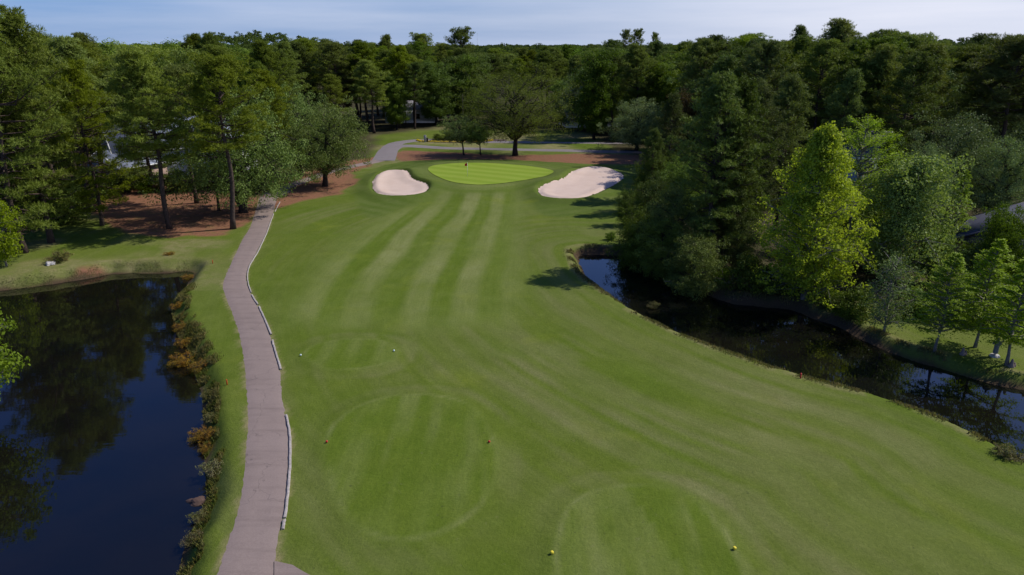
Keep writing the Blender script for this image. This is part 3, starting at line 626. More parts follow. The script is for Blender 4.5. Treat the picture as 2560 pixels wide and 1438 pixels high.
def register(key, wood, wmat, leafV, leafF, lmat, H):
    wm = mesh_np('trunk', np.concatenate(wood.V), [np.array(f) for f in wood.F.values()], True); wm.materials.append(M[wmat])
    lm = mesh_np('crown', leafV, leafF); lm.materials.append(M[lmat])
    TYPES[key] = (wm, lm, H)
def pine(key, seed, H=20, hb=0.45, R=4.2, nb=60, mat='pine', twigs=5, tufts=20, needle=0.36, wd=0.062, k=7, lean=0.6, r0=0.26, droop=0.0, shape=0, stubs=5, puff=0.72):
    rs = np.random.RandomState(seed); W = MB()
    zz = np.linspace(0, H * 0.97, 14); bx = lean * (zz / H) ** 1.5 * np.cos(seed) + 0.18 * np.sin(zz * 0.45 + seed); by = lean * (zz / H) ** 1.5 * np.sin(seed) + 0.18 * np.cos(zz * 0.37 + seed * 2)
    bx -= bx[0]; by -= by[0]
    rr = r0 * (1 - zz / H) ** 0.75 + 0.03; rr[0] *= 1.35
    W.tube(np.stack([bx, by, zz], 1) - np.array([0, 0, 0.25]) * (zz[:, None] < 0.01), rr, 9)
    def tp(z): return np.array([np.interp(z, zz, bx), np.interp(z, zz, by), z])
    Cs, Os = [], []
    for i in range(nb):
        t = (i + rs.rand()) / nb
        z = H * (hb + (0.985 - hb) * t ** 0.92)
        if shape == 0: prof = (0.35 + 0.65 * math.sin(PI * min(1, (t * 0.75 + 0.2)))) * (1 - 0.55 * t ** 3)       # rounded
        elif shape == 1: prof = 0.55 + 0.45 * math.sin(PI * t ** 0.7) - 0.35 * t ** 4                             # broad umbrella
        else: prof = 1.05 - 0.8 * t                                                                            # deep conical
        Lb = R * prof * (0.5 + 0.65 * rs.rand()); a = i * 2.399 + rs.randn() * 0.35
        el = (-0.15 - droop) + 0.95 * t + rs.randn() * 0.12
        d = np.array([math.cos(a) * math.cos(el), math.sin(a) * math.cos(el), math.sin(el)])
        p0 = tp(z); p1 = p0 + d * Lb; p1[2] += 0.22 * Lb * (0.6 + t)
        P = curve(p0, p1, -0.10 * Lb, 6, rs, 0.04 * Lb)
        W.tube(P, np.linspace(0.035 + 0.011 * Lb, 0.012, 6), 4, False)
        for j in range(twigs):
            s = 0.38 + 0.62 * (j + rs.rand() * 0.8) / twigs; q = s * 5; i0 = min(4, int(q)); b = P[i0] + (P[min(5, i0 + 1)] - P[i0]) * (q - i0)
            side = np.cross(d, [0, 0, 1]); lat = (rs.rand() * 2 - 1) * Lb * 0.34 * (1.15 - 0.6 * s)
            c = b + side * lat + np.array([0, 0, 0.12 + 0.25 * rs.rand()]) + d * abs(lat) * 0.4
            W.tube([b, (b + c) / 2 + [0, 0, -0.03], c], [0.022, 0.016, 0.010], 3, False)
            n = int(tufts * (0.6 + 0.8 * rs.rand())); e = rand_dirs(rs, n); e[:, 2] = np.where(e[:, 2] < -0.25, -e[:, 2], e[:, 2]); pr = puff * (0.7 + 0.6 * rs.rand())
            Cs.append(c + e * pr * np.array([1, 1, 0.62]) * (0.55 + 0.45 * rs.rand(n))[:, None]); Os.append(e + np.array([0, 0, 0.25]))
    for i in range(stubs):          # bare dead limbs below the crown
        z = H * (hb * (0.55 + 0.42 * rs.rand())); a = rs.rand() * 6.28; Lb = 0.6 + 2.0 * rs.rand(); p0 = tp(z)
        W.tube(curve(p0, p0 + np.array([math.cos(a) * Lb, math.sin(a) * Lb, 0.15 * Lb]), -0.1 * Lb, 4), [0.04, 0.03, 0.02, 0.01], 4, False)
    Cs = np.concatenate(Cs); Os = np.concatenate(Os)
    V, F = needles_np(rs, Cs, Os, needle, k, wd)
    register(key, W, 'bark_pine', V, F, mat, H)
def broad(key, seed, H=12, R=6, hb=0.22, nl=26, sub=8, leaves=55, size=0.2, mat='oak', bark='bark_oak', r0=0.35, env='dome', cl=0.8, lean=(0, 0), fork=1, flatz=0.75, openness=0.0, thr=0.35, trunk_top=0.75):
    rs = np.random.RandomState(seed); W = MB()
    zt = H * trunk_top; zz = np.linspace(0, zt, 9); bx = lean[0] * (zz / H) + 0.1 * np.sin(zz * 0.8 + seed) * (zz > 0); by = lean[1] * (zz / H) + 0.1 * np.cos(zz * 0.7 + seed) - 0.1 * math.cos(seed)
    bx = bx - bx[0]; by = by - by[0]
    rr = r0 * (1 - 0.8 * zz / zt); rr[0] *= 1.35
    P0 = np.stack([bx, by, zz], 1); P0[0, 2] = -0.25; W.tube(P0, rr, 9)
    def tp(z): return np.array([np.interp(z, zz, bx), np.interp(z, zz, by), z])
    for f in range(fork - 1):
        a = 1.0 + 2.2 * f + seed; L_ = H * 0.5; p1 = np.array([math.cos(a) * R * 0.35, math.sin(a) * R * 0.35, H * 0.55])
        W.tube(curve(tp(0.4), p1, -0.04 * L_, 7, rs, 0.08), np.linspace(r0 * 0.75, r0 * 0.3, 7), 7, False)
    Cs, Os = [], []
    zb = H * hb; zc = zb + (H - zb) * 0.42
    for i in range(nl):
        a = i * 2.399 + rs.randn() * 0.3; u = (i + 0.5) / nl
        if env == 'dome':
            ce = 1 - 2 * ((u * 0.96 + 0.02)); ph_ = math.asin(max(-1, min(1, ce)))
            rad = R * math.cos(ph_) ** 0.8; z = zc + (H - zc) * math.sin(ph_) if ph_ > 0 else zc + (zc - zb) * math.sin(ph_)
            f = 0.62 + 0.36 * rs.rand(); p1 = np.array([math.cos(a) * rad * f, math.sin(a) * rad * f, zc + (z - zc) * (0.72 + 0.26 * rs.rand())])
        elif env == 'cone':
            t = u ** 0.85; rad = R * (0.55 + 0.45 * math.sin(PI * min(1.0, t * 1.6 + 0.15))) * (1 - t) ** 0.62 if t > 0.15 else R * (0.6 + 2.5 * t)
            rad = min(rad, R); p1 = np.array([math.cos(a) * rad * (0.6 + 0.4 * rs.rand()), math.sin(a) * rad * (0.6 + 0.4 * rs.rand()), zb + (H - zb) * t * 0.97])
        elif env == 'spire':
            t = u ** 0.9; rad = R * min(1.0, 0.5 + 1.25 * t) * (1 - max(0.0, (t - 0.38) / 0.62)) ** 0.8; p1 = np.array([math.cos(a) * rad * (0.45 + 0.45 * rs.rand()), math.sin(a) * rad * (0.45 + 0.45 * rs.rand()), zb + (H - zb) * t * 0.97])
        else:   # column
            t = u; rad = R * (math.sin(PI * (0.12 + 0.8 * t)) ** 0.6); p1 = np.array([math.cos(a) * rad * (0.45 + 0.5 * rs.rand()), math.sin(a) * rad * (0.45 + 0.5 * rs.rand()), zb + (H - zb) * t * 0.97])
        p1[:2] += np.array(lean) * p1[2] / H
        hr_ = math.hypot(p1[0], p1[1]); z0 = max(zb * 0.75, min(zt * 0.98, p1[2] - hr_ * (0.75 if env != 'dome' else 0.55)))
        p0 = tp(z0); P = curve(p0, p1, 0.06 * hr_, 7, rs, 0.045 * hr_ + 0.02)
        W.tube(P, np.linspace(r0 * 0.34 + 0.02, 0.02, 7), 5, False)
        spread = R * (0.27 if env != 'spire' else 0.20 * (1.15 - u))
        for j in range(sub):
            s = thr + (1 - thr) * rs.rand() if j else 1.0
            q = s * 6; i0 = min(5, int(q)); b = P[i0] + (P[i0 + 1] - P[i0]) * (q - i0)
            c = b + rs.randn(3) * np.array([spread, spread, spread * 0.6]) * (0.35 + 0.65 * s) * (0 if j == 0 else 1)
            if c[2] < zb * 0.85: c[2] = zb * 0.85 + rs.rand() * 0.5
            if c[2] > H: c[2] = H - rs.rand() * 0.4
            if j: W.tube([b, (b + c) / 2, c], [0.03, 0.02, 0.01], 3, False)
            n = int(leaves * (0.5 + rs.rand())); r_ = cl * (0.65 + 0.6 * rs.rand())
            e = rand_dirs(rs, n) * (r_ * (0.35 + 0.65 * rs.rand(n) ** 0.5))[:, None] * np.array([1, 1, flatz])
            e += (rs.rand(n, 3) - 0.5) * 0.25 * cl
            Cs.append(c + e); Os.append(e / (r_ + 1e-6) * 0.8 + (c - np.array([0, 0, zc])) / (R + 1e-6) * 0.3)
    Cs = np.concatenate(Cs); Os = np.concatenate(Os)
    if openness > 0: k_ = rs.rand(len(Cs)) > openness; Cs = Cs[k_]; Os = Os[k_]
    V, F = leaves_np(rs, Cs, Os, size)
    register(key, W, bark, V, F, mat, H)
def cypress(key, seed, H=8, R=2.4, hb=0.25, nb=46, mat='cypress', bark='bark_pale', r0=0.16, spray=70, size=0.16, flat=False):
    rs = np.random.RandomState(seed); W = MB()
    zz = np.linspace(0, H * 0.98, 10); bx = 0.08 * np.sin(zz + seed); by = 0.08 * np.cos(zz * 1.1) - 0.08; bx -= bx[0]
    rr = r0 * (1 - zz / H) ** 0.9 + 0.015; rr[0] = r0 * 1.9; P0 = np.stack([bx, by, zz], 1); P0[0, 2] = -0.25
    W.tube(P0, rr, 9)
    Cs, Os = [], []
    for i in range(nb):
        t = (i + rs.rand()) / nb; z = H * (hb + (0.97 - hb) * t); a = i * 2.399 + rs.randn() * 0.3
        if flat: prof = 0.6 + 0.5 * math.sin(PI * t ** 0.8) if t < 0.9 else 0.55; z = H * (hb + (0.97 - hb) * (round(t * 5) / 5.0)) + rs.randn() * 0.10
        else: prof = (1 - t) ** 0.7 * (0.75 + 0.25 * math.sin(PI * t)) + 0.08
        Lb = R * prof * (0.65 + 0.5 * rs.rand()); el = (0.15 if not flat else 0.25) + 0.3 * t + rs.randn() * 0.08
        d = np.array([math.cos(a) * math.cos(el), math.sin(a) * math.cos(el), math.sin(el)]); p0 = np.array([np.interp(z, zz, bx), np.interp(z, zz, by), min(z, H * 0.97) - (0.25 * Lb if flat else 0)])
        P = curve(p0, p0 + d * Lb, 0.05 * Lb, 6, rs, 0.03 * Lb); W.tube(P, np.linspace(0.03 + 0.012 * Lb, 0.008, 6) * (1.6 if flat else 1), 4, False)
        m = int(spray * (0.4 + Lb / R)); s = 0.22 + 0.78 * rs.rand(m) ** 0.8; q = s * 5; i0 = np.minimum(4, q.astype(int)); b = P[i0] + (P[i0 + 1] - P[i0]) * (q - i0)[:, None]
        side = np.cross(d, [0, 0, 1]); lat = rs.randn(m) * Lb * 0.20 * (1.1 - 0.5 * s)
        c = b + side * lat[:, None] + rs.randn(m, 3) * np.array([0.07, 0.07, 0.05 if not flat else 0.09]) * (1 if not flat else 1.6); c[:, 2] -= 0.35 * np.abs(lat) * (0.4 if flat else 1)
        Cs.append(c); Os.append(np.tile(np.array([0, 0, 0.6]), (m, 1)))
    Cs = np.concatenate(Cs); Os = np.concatenate(Os)
    V, F = leaves_np(rs, Cs, Os, size, 0.8, 0.45)
    register(key, W, bark, V, F, mat, H)
# pines
pine('pine_round', 3, 20, 0.42, 4.4, 70)
pine('pine_round_b', 8, 20, 0.5, 4.8, 62, shape=1)
pine('pine_deep', 5, 20, 0.2, 5.0, 95, shape=0, tufts=16, droop=0.12)
pine('pine_near', 15, 20, 0.12, 6.2, 92, shape=0, tufts=17, needle=0.32, wd=0.055, droop=0.2, twigs=6, lean=-0.8)
pine('pine_slim', 9, 20, 0.5, 3.4, 60, mat='pine')
pine('pine_dark_round', 12, 20, 0.45, 4.6, 66, mat='pine_dark', shape=1)
pine('pine_dark_deep', 14, 20, 0.16, 4.6, 100, mat='pine_dark', tufts=17, shape=0, droop=0.08, needle=0.32)
pine('pine_dark_slim', 21, 20, 0.3, 3.3, 72, mat='pine_dark', tufts=18)
pine('pine_umbrella', 23, 20, 0.72, 5.2, 46, shape=1, tufts=20)
# broadleaves
broad('live_oak', 31, 12, 7.2, 0.16, 34, 12, 110, 0.18, 'oak', r0=0.42, cl=1.0, fork=3)
broad('live_oak_b', 33, 12, 6.4, 0.18, 30, 11, 120, 0.18, 'oak', r0=0.40, cl=1.05, lean=(1.2, 0))
broad('grey_oak', 35, 12, 6.6, 0.12, 32, 12, 105, 0.19, 'grey_oak', r0=0.38, cl=1.0)
broad('small_oak', 37, 8, 4.6, 0.40, 20, 9, 60, 0.22, 'oak', r0=0.20, cl=0.75, lean=(-1.2, 0), openness=0.15)
broad('lush_tree', 39, 17, 5.6, 0.15, 36, 11, 105, 0.26, 'lush', r0=0.34, env='column', cl=1.1)
broad('lush_round', 41, 13, 5.5, 0.1, 32, 10, 110, 0.25, 'lush', r0=0.32, cl=1.1)
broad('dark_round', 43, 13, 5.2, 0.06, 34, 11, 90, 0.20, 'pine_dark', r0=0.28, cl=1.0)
broad('spring_tree', 45, 15, 4.6, 0.15, 34, 11, 80, 0.23, 'spring', r0=0.28, env='column', cl=0.95)
broad('bright_tree', 47, 15, 5.4, 0.08, 96, 12, 50, 0.20, 'bright', bark='bark_pale', r0=0.22, env='spire', cl=0.62, trunk_top=0.93, thr=0.35, openness=0.2)
broad('willow_oak', 49, 17, 11.0, 0.24, 60, 15, 85, 0.15, 'willow', r0=0.5, env='dome', cl=1.3, flatz=0.5, trunk_top=0.62, openness=0.32)
broad('olive_tree', 51, 11, 4.6, 0.14, 40, 11, 75, 0.20, 'olive', bark='bark_pale', r0=0.2, env='cone', cl=0.8, trunk_top=0.9)
broad('sparse_tree', 53, 6.4, 2.1, 0.14, 30, 7, 26, 0.13, 'grey_oak', bark='bark_pale', r0=0.09, env='column', cl=0.45, trunk_top=0.93)
broad('pond_tree', 55, 11, 4.0, 0.08, 34, 9, 32, 0.30, 'spring', bark='bark_pale', r0=0.2, env='dome', cl=0.8, openness=0.1)
broad('russet_tree', 57, 14, 4.6, 0.3, 28, 9, 50, 0.28, 'russet', r0=0.28, cl=1.0)
broad('shrub', 61, 2.6, 1.5, 0.02, 14, 6, 45, 0.15, 'oak', r0=0.06, cl=0.45)
broad('lush_shrub', 63, 3.0, 1.7, 0.02, 14, 6, 45, 0.18, 'lush', r0=0.06, cl=0.5)
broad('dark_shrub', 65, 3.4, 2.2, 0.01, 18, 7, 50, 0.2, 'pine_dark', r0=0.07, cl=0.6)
broad('weed_orange', 67, 1.1, 1.0, 0.02, 22, 6, 44, 0.065, 'bank_orange', bark='bark_oak', r0=0.012, cl=0.22, openness=0.35)
broad('weed_green', 69, 0.9, 1.0, 0.02, 20, 6, 50, 0.075, 'bank_green', bark='bark_oak', r0=0.012, cl=0.22, openness=0.3)
cypress('cypress', 71, 7.5, 2.9, 0.2, 80, spray=190, r0=0.08)
cypress('cypress_b', 73, 7.5, 2.6, 0.2, 70, spray=180, r0=0.08)
cypress('cypress_flat', 75, 14, 4.4, 0.42, 60, r0=0.24, spray=240, size=0.20, flat=True)
cypress('cypress_big', 77, 12, 3.6, 0.1, 90, spray=130, size=0.24)
def plant(key, name, loc, h, label, cat='tree', group=None, rz=None, wide=1.0, tilt=(0, 0)):
    wm, lm, H = TYPES[key]; s = h / H
    r = empty(name, loc, random.random() * 6.28 if rz is None else rz)
    r.rotation_euler = (tilt[0], tilt[1], r.rotation_euler.z)
    r.scale = (s * wide, s * wide, s)
    tag(r, label, cat, group)
    link('trunk' if cat == 'tree' else 'stem', wm, None, r); link('crown' if cat == 'tree' else 'foliage', lm, None, r)
    return r
random.seed(5)
def tb(key, name, bx_, by_, top, label, group=None, wide=1.0, rz=None, cat='tree', tilt=(0, 0)):
    """tree by the photo's base pixel and top row"""
    x, y, z = GT(bx_, by_); h = at(bx_, top, y)[2] - z
    return plant(key, name, (x, y, z - 0.05), h, label, cat, group, rz, wide, tilt)
def td(key, name, px_, Y_, top, label, group=None, wide=1.0, rz=None, cat='tree', tilt=(0, 0)):
    """tree by distance, centre column and top row"""
    x, _, zt = at(px_, top, Y_); z = hz(x, Y_)
    return plant(key, name, (x, Y_, z - 0.05), zt - z, label, cat, group, rz, wide, tilt)

#TREES
# ------------------------------------------------------------------ left side
tb('pine_near', 'pine_tree', 62, 632, 52, 'tall pine at the left pond corner, its long low limbs reaching right over the grass', wide=1.0, rz=0.6)
tb('pine_deep', 'pine_tree', 28, 610, 95, 'slender grey-trunked pine close behind the long-limbed pond pine at the left edge', wide=1.0, rz=2.0)
td('pine_deep', 'pine_tree', 5, 76, 50, 'highest pine at the left edge, its dense crown rising above the skyline', wide=0.95, rz=1.2)
td('pine_near', 'pine_tree', 180, 84, 175, 'shorter dense pine between the long-limbed pond pine and the white house', wide=0.9, rz=3.4)
tb('pine_round', 'pine_tree', 425, 572, 150, 'dark-trunked pine rising from the middle of the pine straw bed', wide=1.15, rz=1.0)
tb('pine_round_b', 'pine_tree', 583, 572, 165, 'tall straight pine at the grass edge of the pine straw, left of the cart path', wide=1.15, rz=4.0)
tb('pine_slim', 'pine_tree', 547, 527, 200, 'thin ivy-clad pine behind the straight pine beside the cart path', wide=0.7, rz=5.0)
tb('live_oak', 'live_oak_tree', 608, 532, 228, 'live oak with a forked trunk leaning over the cart path', wide=0.92, rz=0.3)
tb('pine_round_b', 'pine_tree', 492, 508, 185, 'slim pine added behind the dark-trunked pine to shade the straw bed', wide=1.1, rz=2.5)  # extra pine, put in to cast more shade over the pine straw
tb('pine_round', 'pine_tree', 690, 462, 190, 'pine added behind the forked live oak for more shade on the straw', wide=1.1, rz=1.5)  # added tree, its shadow falls left onto the straw bed
tb('live_oak_b', 'live_oak_tree', 812, 466, 252, 'round grey-green live oak standing alone right of the path bend', wide=0.98, rz=0.0)
td('live_oak', 'live_oak_tree', 730, 118, 215, 'grey-green live oak between the forked oak and the lone round oak', wide=0.75, rz=2.0)
td('pine_deep', 'pine_tree', 330, 104, 140, 'bushy pine hiding the left end of the white house roof', wide=1.0)
td('pine_deep', 'pine_tree', 650, 122, 170, 'bushy pine behind the forked live oak', wide=0.9)
tb('pond_tree', 'broadleaf_tree', 30, 716, 480, 'light green broadleaf tree with a pale leaning trunk on the left pond bank', wide=0.75, rz=1.0)
plant('pond_tree', 'broadleaf_tree', (-32.4, 38.0, -0.2), 8.0, 'bright leafy branches of a tree poking in from the left edge over the pond', 'tree', None, 2.0, 0.95)
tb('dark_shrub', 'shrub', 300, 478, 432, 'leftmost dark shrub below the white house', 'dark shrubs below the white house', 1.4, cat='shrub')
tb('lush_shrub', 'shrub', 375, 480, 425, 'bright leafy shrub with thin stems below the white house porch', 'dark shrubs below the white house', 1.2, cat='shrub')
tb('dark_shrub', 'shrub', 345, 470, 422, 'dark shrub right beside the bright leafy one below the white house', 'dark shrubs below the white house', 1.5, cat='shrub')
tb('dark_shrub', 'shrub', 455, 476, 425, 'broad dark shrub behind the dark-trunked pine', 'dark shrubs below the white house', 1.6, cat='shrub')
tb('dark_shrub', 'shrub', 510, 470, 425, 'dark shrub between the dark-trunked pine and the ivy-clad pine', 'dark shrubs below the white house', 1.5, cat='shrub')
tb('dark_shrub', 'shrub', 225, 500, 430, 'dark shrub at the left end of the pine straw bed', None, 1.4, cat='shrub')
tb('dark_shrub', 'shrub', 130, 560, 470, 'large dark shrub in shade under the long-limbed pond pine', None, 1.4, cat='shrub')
# small yard trees round the left house
td('spring_tree', 'yard_tree', 330, 112, 330, 'thin light green yard tree in front of the left end of the white house', None, 0.35)
# woods in the middle distance, placed one by one where they stand out
td('pine_round', 'pine_tree', 925, 178, 160, 'large round-crowned pine at the wood edge left of the flower island', wide=1.45, rz=0.5)
td('pine_round', 'pine_tree', 830, 165, 195, 'lower pine left of the large round-crowned pine', wide=1.3)
td('lush_tree', 'broadleaf_tree', 1085, 196, 150, 'dark lush green broadleaf tree left of the spreading tree behind the green', wide=1.15)
td('lush_tree', 'broadleaf_tree', 1160, 204, 138, 'taller lush green broadleaf tree touching the spreading tree crown', wide=1.2)
td('pine_umbrella', 'pine_tree', 1145, 232, 88, 'dark dome-topped pine rising above the skyline left of centre', wide=1.0)
td('pine_round', 'pine_tree', 958, 225, 98, 'pointed dark pine on the skyline left of the dome-topped pine', wide=0.9)
td('pine_round_b', 'pine_tree', 1045, 225, 96, 'flat-topped pine on the skyline between the pointed and the dome-topped pines', wide=1.0)
tb('willow_oak', 'spreading_tree', 1288, 389, 158, 'wide spreading olive-brown tree on a stout trunk right behind the putting green', wide=1.02, rz=0.4)
tb('small_oak', 'small_oak_tree', 1160, 388, 288, 'small oak with a crooked leaning trunk behind the green, left of its twin', wide=0.95, rz=0.0)
tb('small_oak', 'small_oak_tree', 1202, 388, 300, 'small oak leaning left between its twin and the spreading tree', wide=0.85, rz=0.5)
td('spring_tree', 'broadleaf_tree', 1545, 190, 172, 'light green tree in the dark wood right of the spreading tree', wide=0.95)
td('grey_oak', 'grey_oak_tree', 1600, 148, 245, 'grey-green oak beside the club road at the right of the green', wide=1.1)
td('grey_oak', 'grey_oak_tree', 1685, 140, 265, 'second grey-green oak, nearer the big dark pines by the creek', wide=1.0)
td('dark_round', 'dark_tree', 1492, 176, 258, 'dark round tree shading the club road right of the spreading tree', wide=0.75)
td('dark_round', 'dark_tree', 1535, 160, 330, 'low dark tree at the right end of the club road', wide=0.8)
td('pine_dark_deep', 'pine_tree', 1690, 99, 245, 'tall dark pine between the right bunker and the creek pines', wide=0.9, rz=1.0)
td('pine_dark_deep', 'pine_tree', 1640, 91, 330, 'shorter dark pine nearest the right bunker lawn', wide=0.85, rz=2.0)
td('russet_tree', 'russet_tree', 1730, 120, 215, 'reddish brown crown behind the dark pines left of the bright tree', wide=0.8)
td('russet_tree', 'russet_tree', 860, 195, 150, 'reddish brown crown in the wood above the lone round oak', wide=0.6)
# right side by the creek
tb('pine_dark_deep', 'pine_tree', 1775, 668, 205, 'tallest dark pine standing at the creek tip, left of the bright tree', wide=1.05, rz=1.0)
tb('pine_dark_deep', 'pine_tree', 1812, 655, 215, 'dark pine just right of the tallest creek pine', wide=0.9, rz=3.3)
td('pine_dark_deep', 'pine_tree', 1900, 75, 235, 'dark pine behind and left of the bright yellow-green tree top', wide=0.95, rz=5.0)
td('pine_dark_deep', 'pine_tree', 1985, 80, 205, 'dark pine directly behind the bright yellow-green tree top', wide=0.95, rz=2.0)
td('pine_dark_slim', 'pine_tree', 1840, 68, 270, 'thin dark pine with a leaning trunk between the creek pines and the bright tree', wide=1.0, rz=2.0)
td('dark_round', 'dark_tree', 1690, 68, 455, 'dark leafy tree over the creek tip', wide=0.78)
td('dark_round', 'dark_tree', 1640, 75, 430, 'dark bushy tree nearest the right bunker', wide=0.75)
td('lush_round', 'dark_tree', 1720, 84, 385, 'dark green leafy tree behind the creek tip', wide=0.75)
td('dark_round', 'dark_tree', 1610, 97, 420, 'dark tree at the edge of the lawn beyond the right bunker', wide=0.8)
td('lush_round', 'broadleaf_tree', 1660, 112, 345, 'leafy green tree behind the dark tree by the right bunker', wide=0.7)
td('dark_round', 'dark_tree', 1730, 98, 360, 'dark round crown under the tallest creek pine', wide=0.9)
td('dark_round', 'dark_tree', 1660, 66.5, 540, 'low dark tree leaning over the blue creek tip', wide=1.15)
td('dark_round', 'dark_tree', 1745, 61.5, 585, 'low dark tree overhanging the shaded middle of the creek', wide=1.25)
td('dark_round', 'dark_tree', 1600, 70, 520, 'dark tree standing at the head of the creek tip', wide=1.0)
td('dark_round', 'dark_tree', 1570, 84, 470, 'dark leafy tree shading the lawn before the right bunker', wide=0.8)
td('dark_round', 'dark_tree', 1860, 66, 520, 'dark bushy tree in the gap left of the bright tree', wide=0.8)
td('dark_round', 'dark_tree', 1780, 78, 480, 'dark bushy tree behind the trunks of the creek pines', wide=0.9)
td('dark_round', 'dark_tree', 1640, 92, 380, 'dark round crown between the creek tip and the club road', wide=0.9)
td('lush_round', 'broadleaf_tree', 2160, 70, 470, 'leafy green tree filling the gap behind the flat-topped cypress trunk', wide=0.8)
td('dark_round', 'dark_tree', 2040, 72, 480, 'dark tree directly behind the trunk of the bright tree', wide=0.9)
td('dark_round', 'dark_tree', 2230, 66, 560, 'dark bushy tree behind the lower olive-green tree', wide=0.9)
td('lush_round', 'broadleaf_tree', 2350, 62, 560, 'leafy green tree behind the leftmost young cypress', wide=0.75)
td('grey_oak', 'grey_oak_tree', 2470, 60, 600, 'grey-green small oak behind the middle young cypress', wide=0.8)
td('lush_tree', 'broadleaf_tree', 1405, 192, 200, 'tall leafy tree hiding the left of the pale roof beyond the spreading tree', wide=1.0)
td('lush_tree', 'broadleaf_tree', 1500, 186, 215, 'tall leafy tree hiding the right of the pale roof beyond the spreading tree', wide=1.0)
td('pine_dark_round', 'pine_tree', 1450, 184, 240, 'dark pine in front of the pale roof beyond the spreading tree', wide=1.1)
td('lush_tree', 'broadleaf_tree', 985, 186, 185, 'leafy tree at the wood edge right of the large round-crowned pine', wide=1.0)
td('pine_dark_round', 'pine_tree', 1030, 187, 165, 'dark pine at the wood edge above the flower island', wide=1.1)
tb('lush_shrub', 'shrub', 1525, 642, 578, 'small bush sticking out over the grass at the creek tip', None, 1.1, cat='shrub')
tb('bright_tree', 'bright_tree', 2003, 783, 303, 'bright yellow-green tree glowing on the far creek bank', wide=1.04, rz=3.9)
td('cypress_flat', 'flat_topped_cypress', 2168, 66, 296, 'flat-topped cypress with a pale trunk and layered branches behind the bright tree', wide=0.9, rz=0.5)
td('olive_tree', 'olive_green_tree', 2290, 62, 395, 'broad pale olive-green tree right of the bright yellow-green tree', wide=1.05, rz=1.0)
td('olive_tree', 'olive_green_tree', 2205, 67, 480, 'lower olive-green tree between the bright tree and the pale olive-green one', wide=0.8)
tb('sparse_tree', 'sparse_tree', 2205, 858, 640, 'thin half-bare grey tree on the far bank right of the bright tree', wide=1.05)
tb('cypress', 'young_cypress', 2335, 882, 628, 'feathery young cypress on the far bank, leftmost of the three', wide=0.95, rz=1.0)
tb('cypress_b', 'young_cypress', 2437, 868, 590, 'feathery young cypress in the middle of the three, set back on the lawn', wide=0.95, rz=2.0)
tb('cypress_b', 'young_cypress', 2516, 914, 628, 'feathery young cypress beside the stone statue, rightmost of the three', wide=1.05, rz=4.0)
td('cypress_big', 'cypress_tree', 2420, 72, 420, 'deep green feathery tree right of the pale olive-green tree, before the slate roof', wide=0.8)
td('lush_round', 'broadleaf_tree', 2535, 59, 500, 'green leafy tree in front of the slate roof at the right edge', wide=0.75)
tb('lush_shrub', 'shrub', 1800, 745, 672, 'small bright bush leaning over the creek right of the dark pines', None, 1.0, cat='shrub')
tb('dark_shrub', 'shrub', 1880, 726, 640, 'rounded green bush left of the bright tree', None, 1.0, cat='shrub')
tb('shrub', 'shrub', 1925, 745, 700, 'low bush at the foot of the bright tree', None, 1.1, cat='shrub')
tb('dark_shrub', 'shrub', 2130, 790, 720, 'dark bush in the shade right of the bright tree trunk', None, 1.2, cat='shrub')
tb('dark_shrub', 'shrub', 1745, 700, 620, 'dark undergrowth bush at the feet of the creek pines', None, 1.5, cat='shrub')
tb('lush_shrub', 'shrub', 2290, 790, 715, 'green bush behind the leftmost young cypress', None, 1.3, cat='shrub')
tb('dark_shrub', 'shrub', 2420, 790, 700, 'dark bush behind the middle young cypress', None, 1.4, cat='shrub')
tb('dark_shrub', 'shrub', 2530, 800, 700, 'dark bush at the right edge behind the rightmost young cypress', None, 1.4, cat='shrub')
td('grey_oak', 'grey_oak_tree', 2410, 92, 285, 'broad grey-green oak crown right of the flat-topped cypress', wide=0.9)
td('grey_oak', 'grey_oak_tree', 2530, 86, 345, 'grey-green oak crown at the right edge above the slate roof', wide=0.85)
td('grey_oak', 'grey_oak_tree', 2330, 84, 360, 'grey-green oak between the flat-topped cypress and the broad oak crown', wide=0.7)
td('lush_tree', 'broadleaf_tree', 2240, 88, 330, 'deep green tree just right of the flat-topped cypress', wide=0.55)
td('pine_dark_round', 'pine_tree', 2290, 98, 152, 'tall round-topped pine with a bare trunk above the flat-topped cypress', wide=1.0)
td('pine_dark_round', 'pine_tree', 2180, 104, 175, 'bare-trunked pine left of the tall round-topped pine', wide=0.9)
td('pine_dark_slim', 'pine_tree', 2120, 98, 190, 'slim bare-trunked pine above the bright tree', wide=1.0)
td('pine_round', 'pine_tree', 2118, 150, 66, 'highest pine of the right-hand skyline with a broad dome top', wide=1.35)
td('pine_round', 'pine_tree', 2010, 165, 80, 'pointed pine left of the highest dome-topped pine on the right skyline', wide=0.8)
td('pine_round', 'pine_tree', 2185, 160, 98, 'pine just right of the highest dome-topped pine', wide=0.9)
td('pine_umbrella', 'pine_tree', 1567, 420, 86, 'left one of the two small umbrella pines standing clear of the skyline', wide=0.75)
td('pine_umbrella', 'pine_tree', 1592, 425, 84, 'right one of the two small umbrella pines standing clear of the skyline', wide=0.75)
td('pine_umbrella', 'pine_tree', 1640, 430, 92, 'small lone pine right of the two umbrella pines on the skyline', wide=0.55)
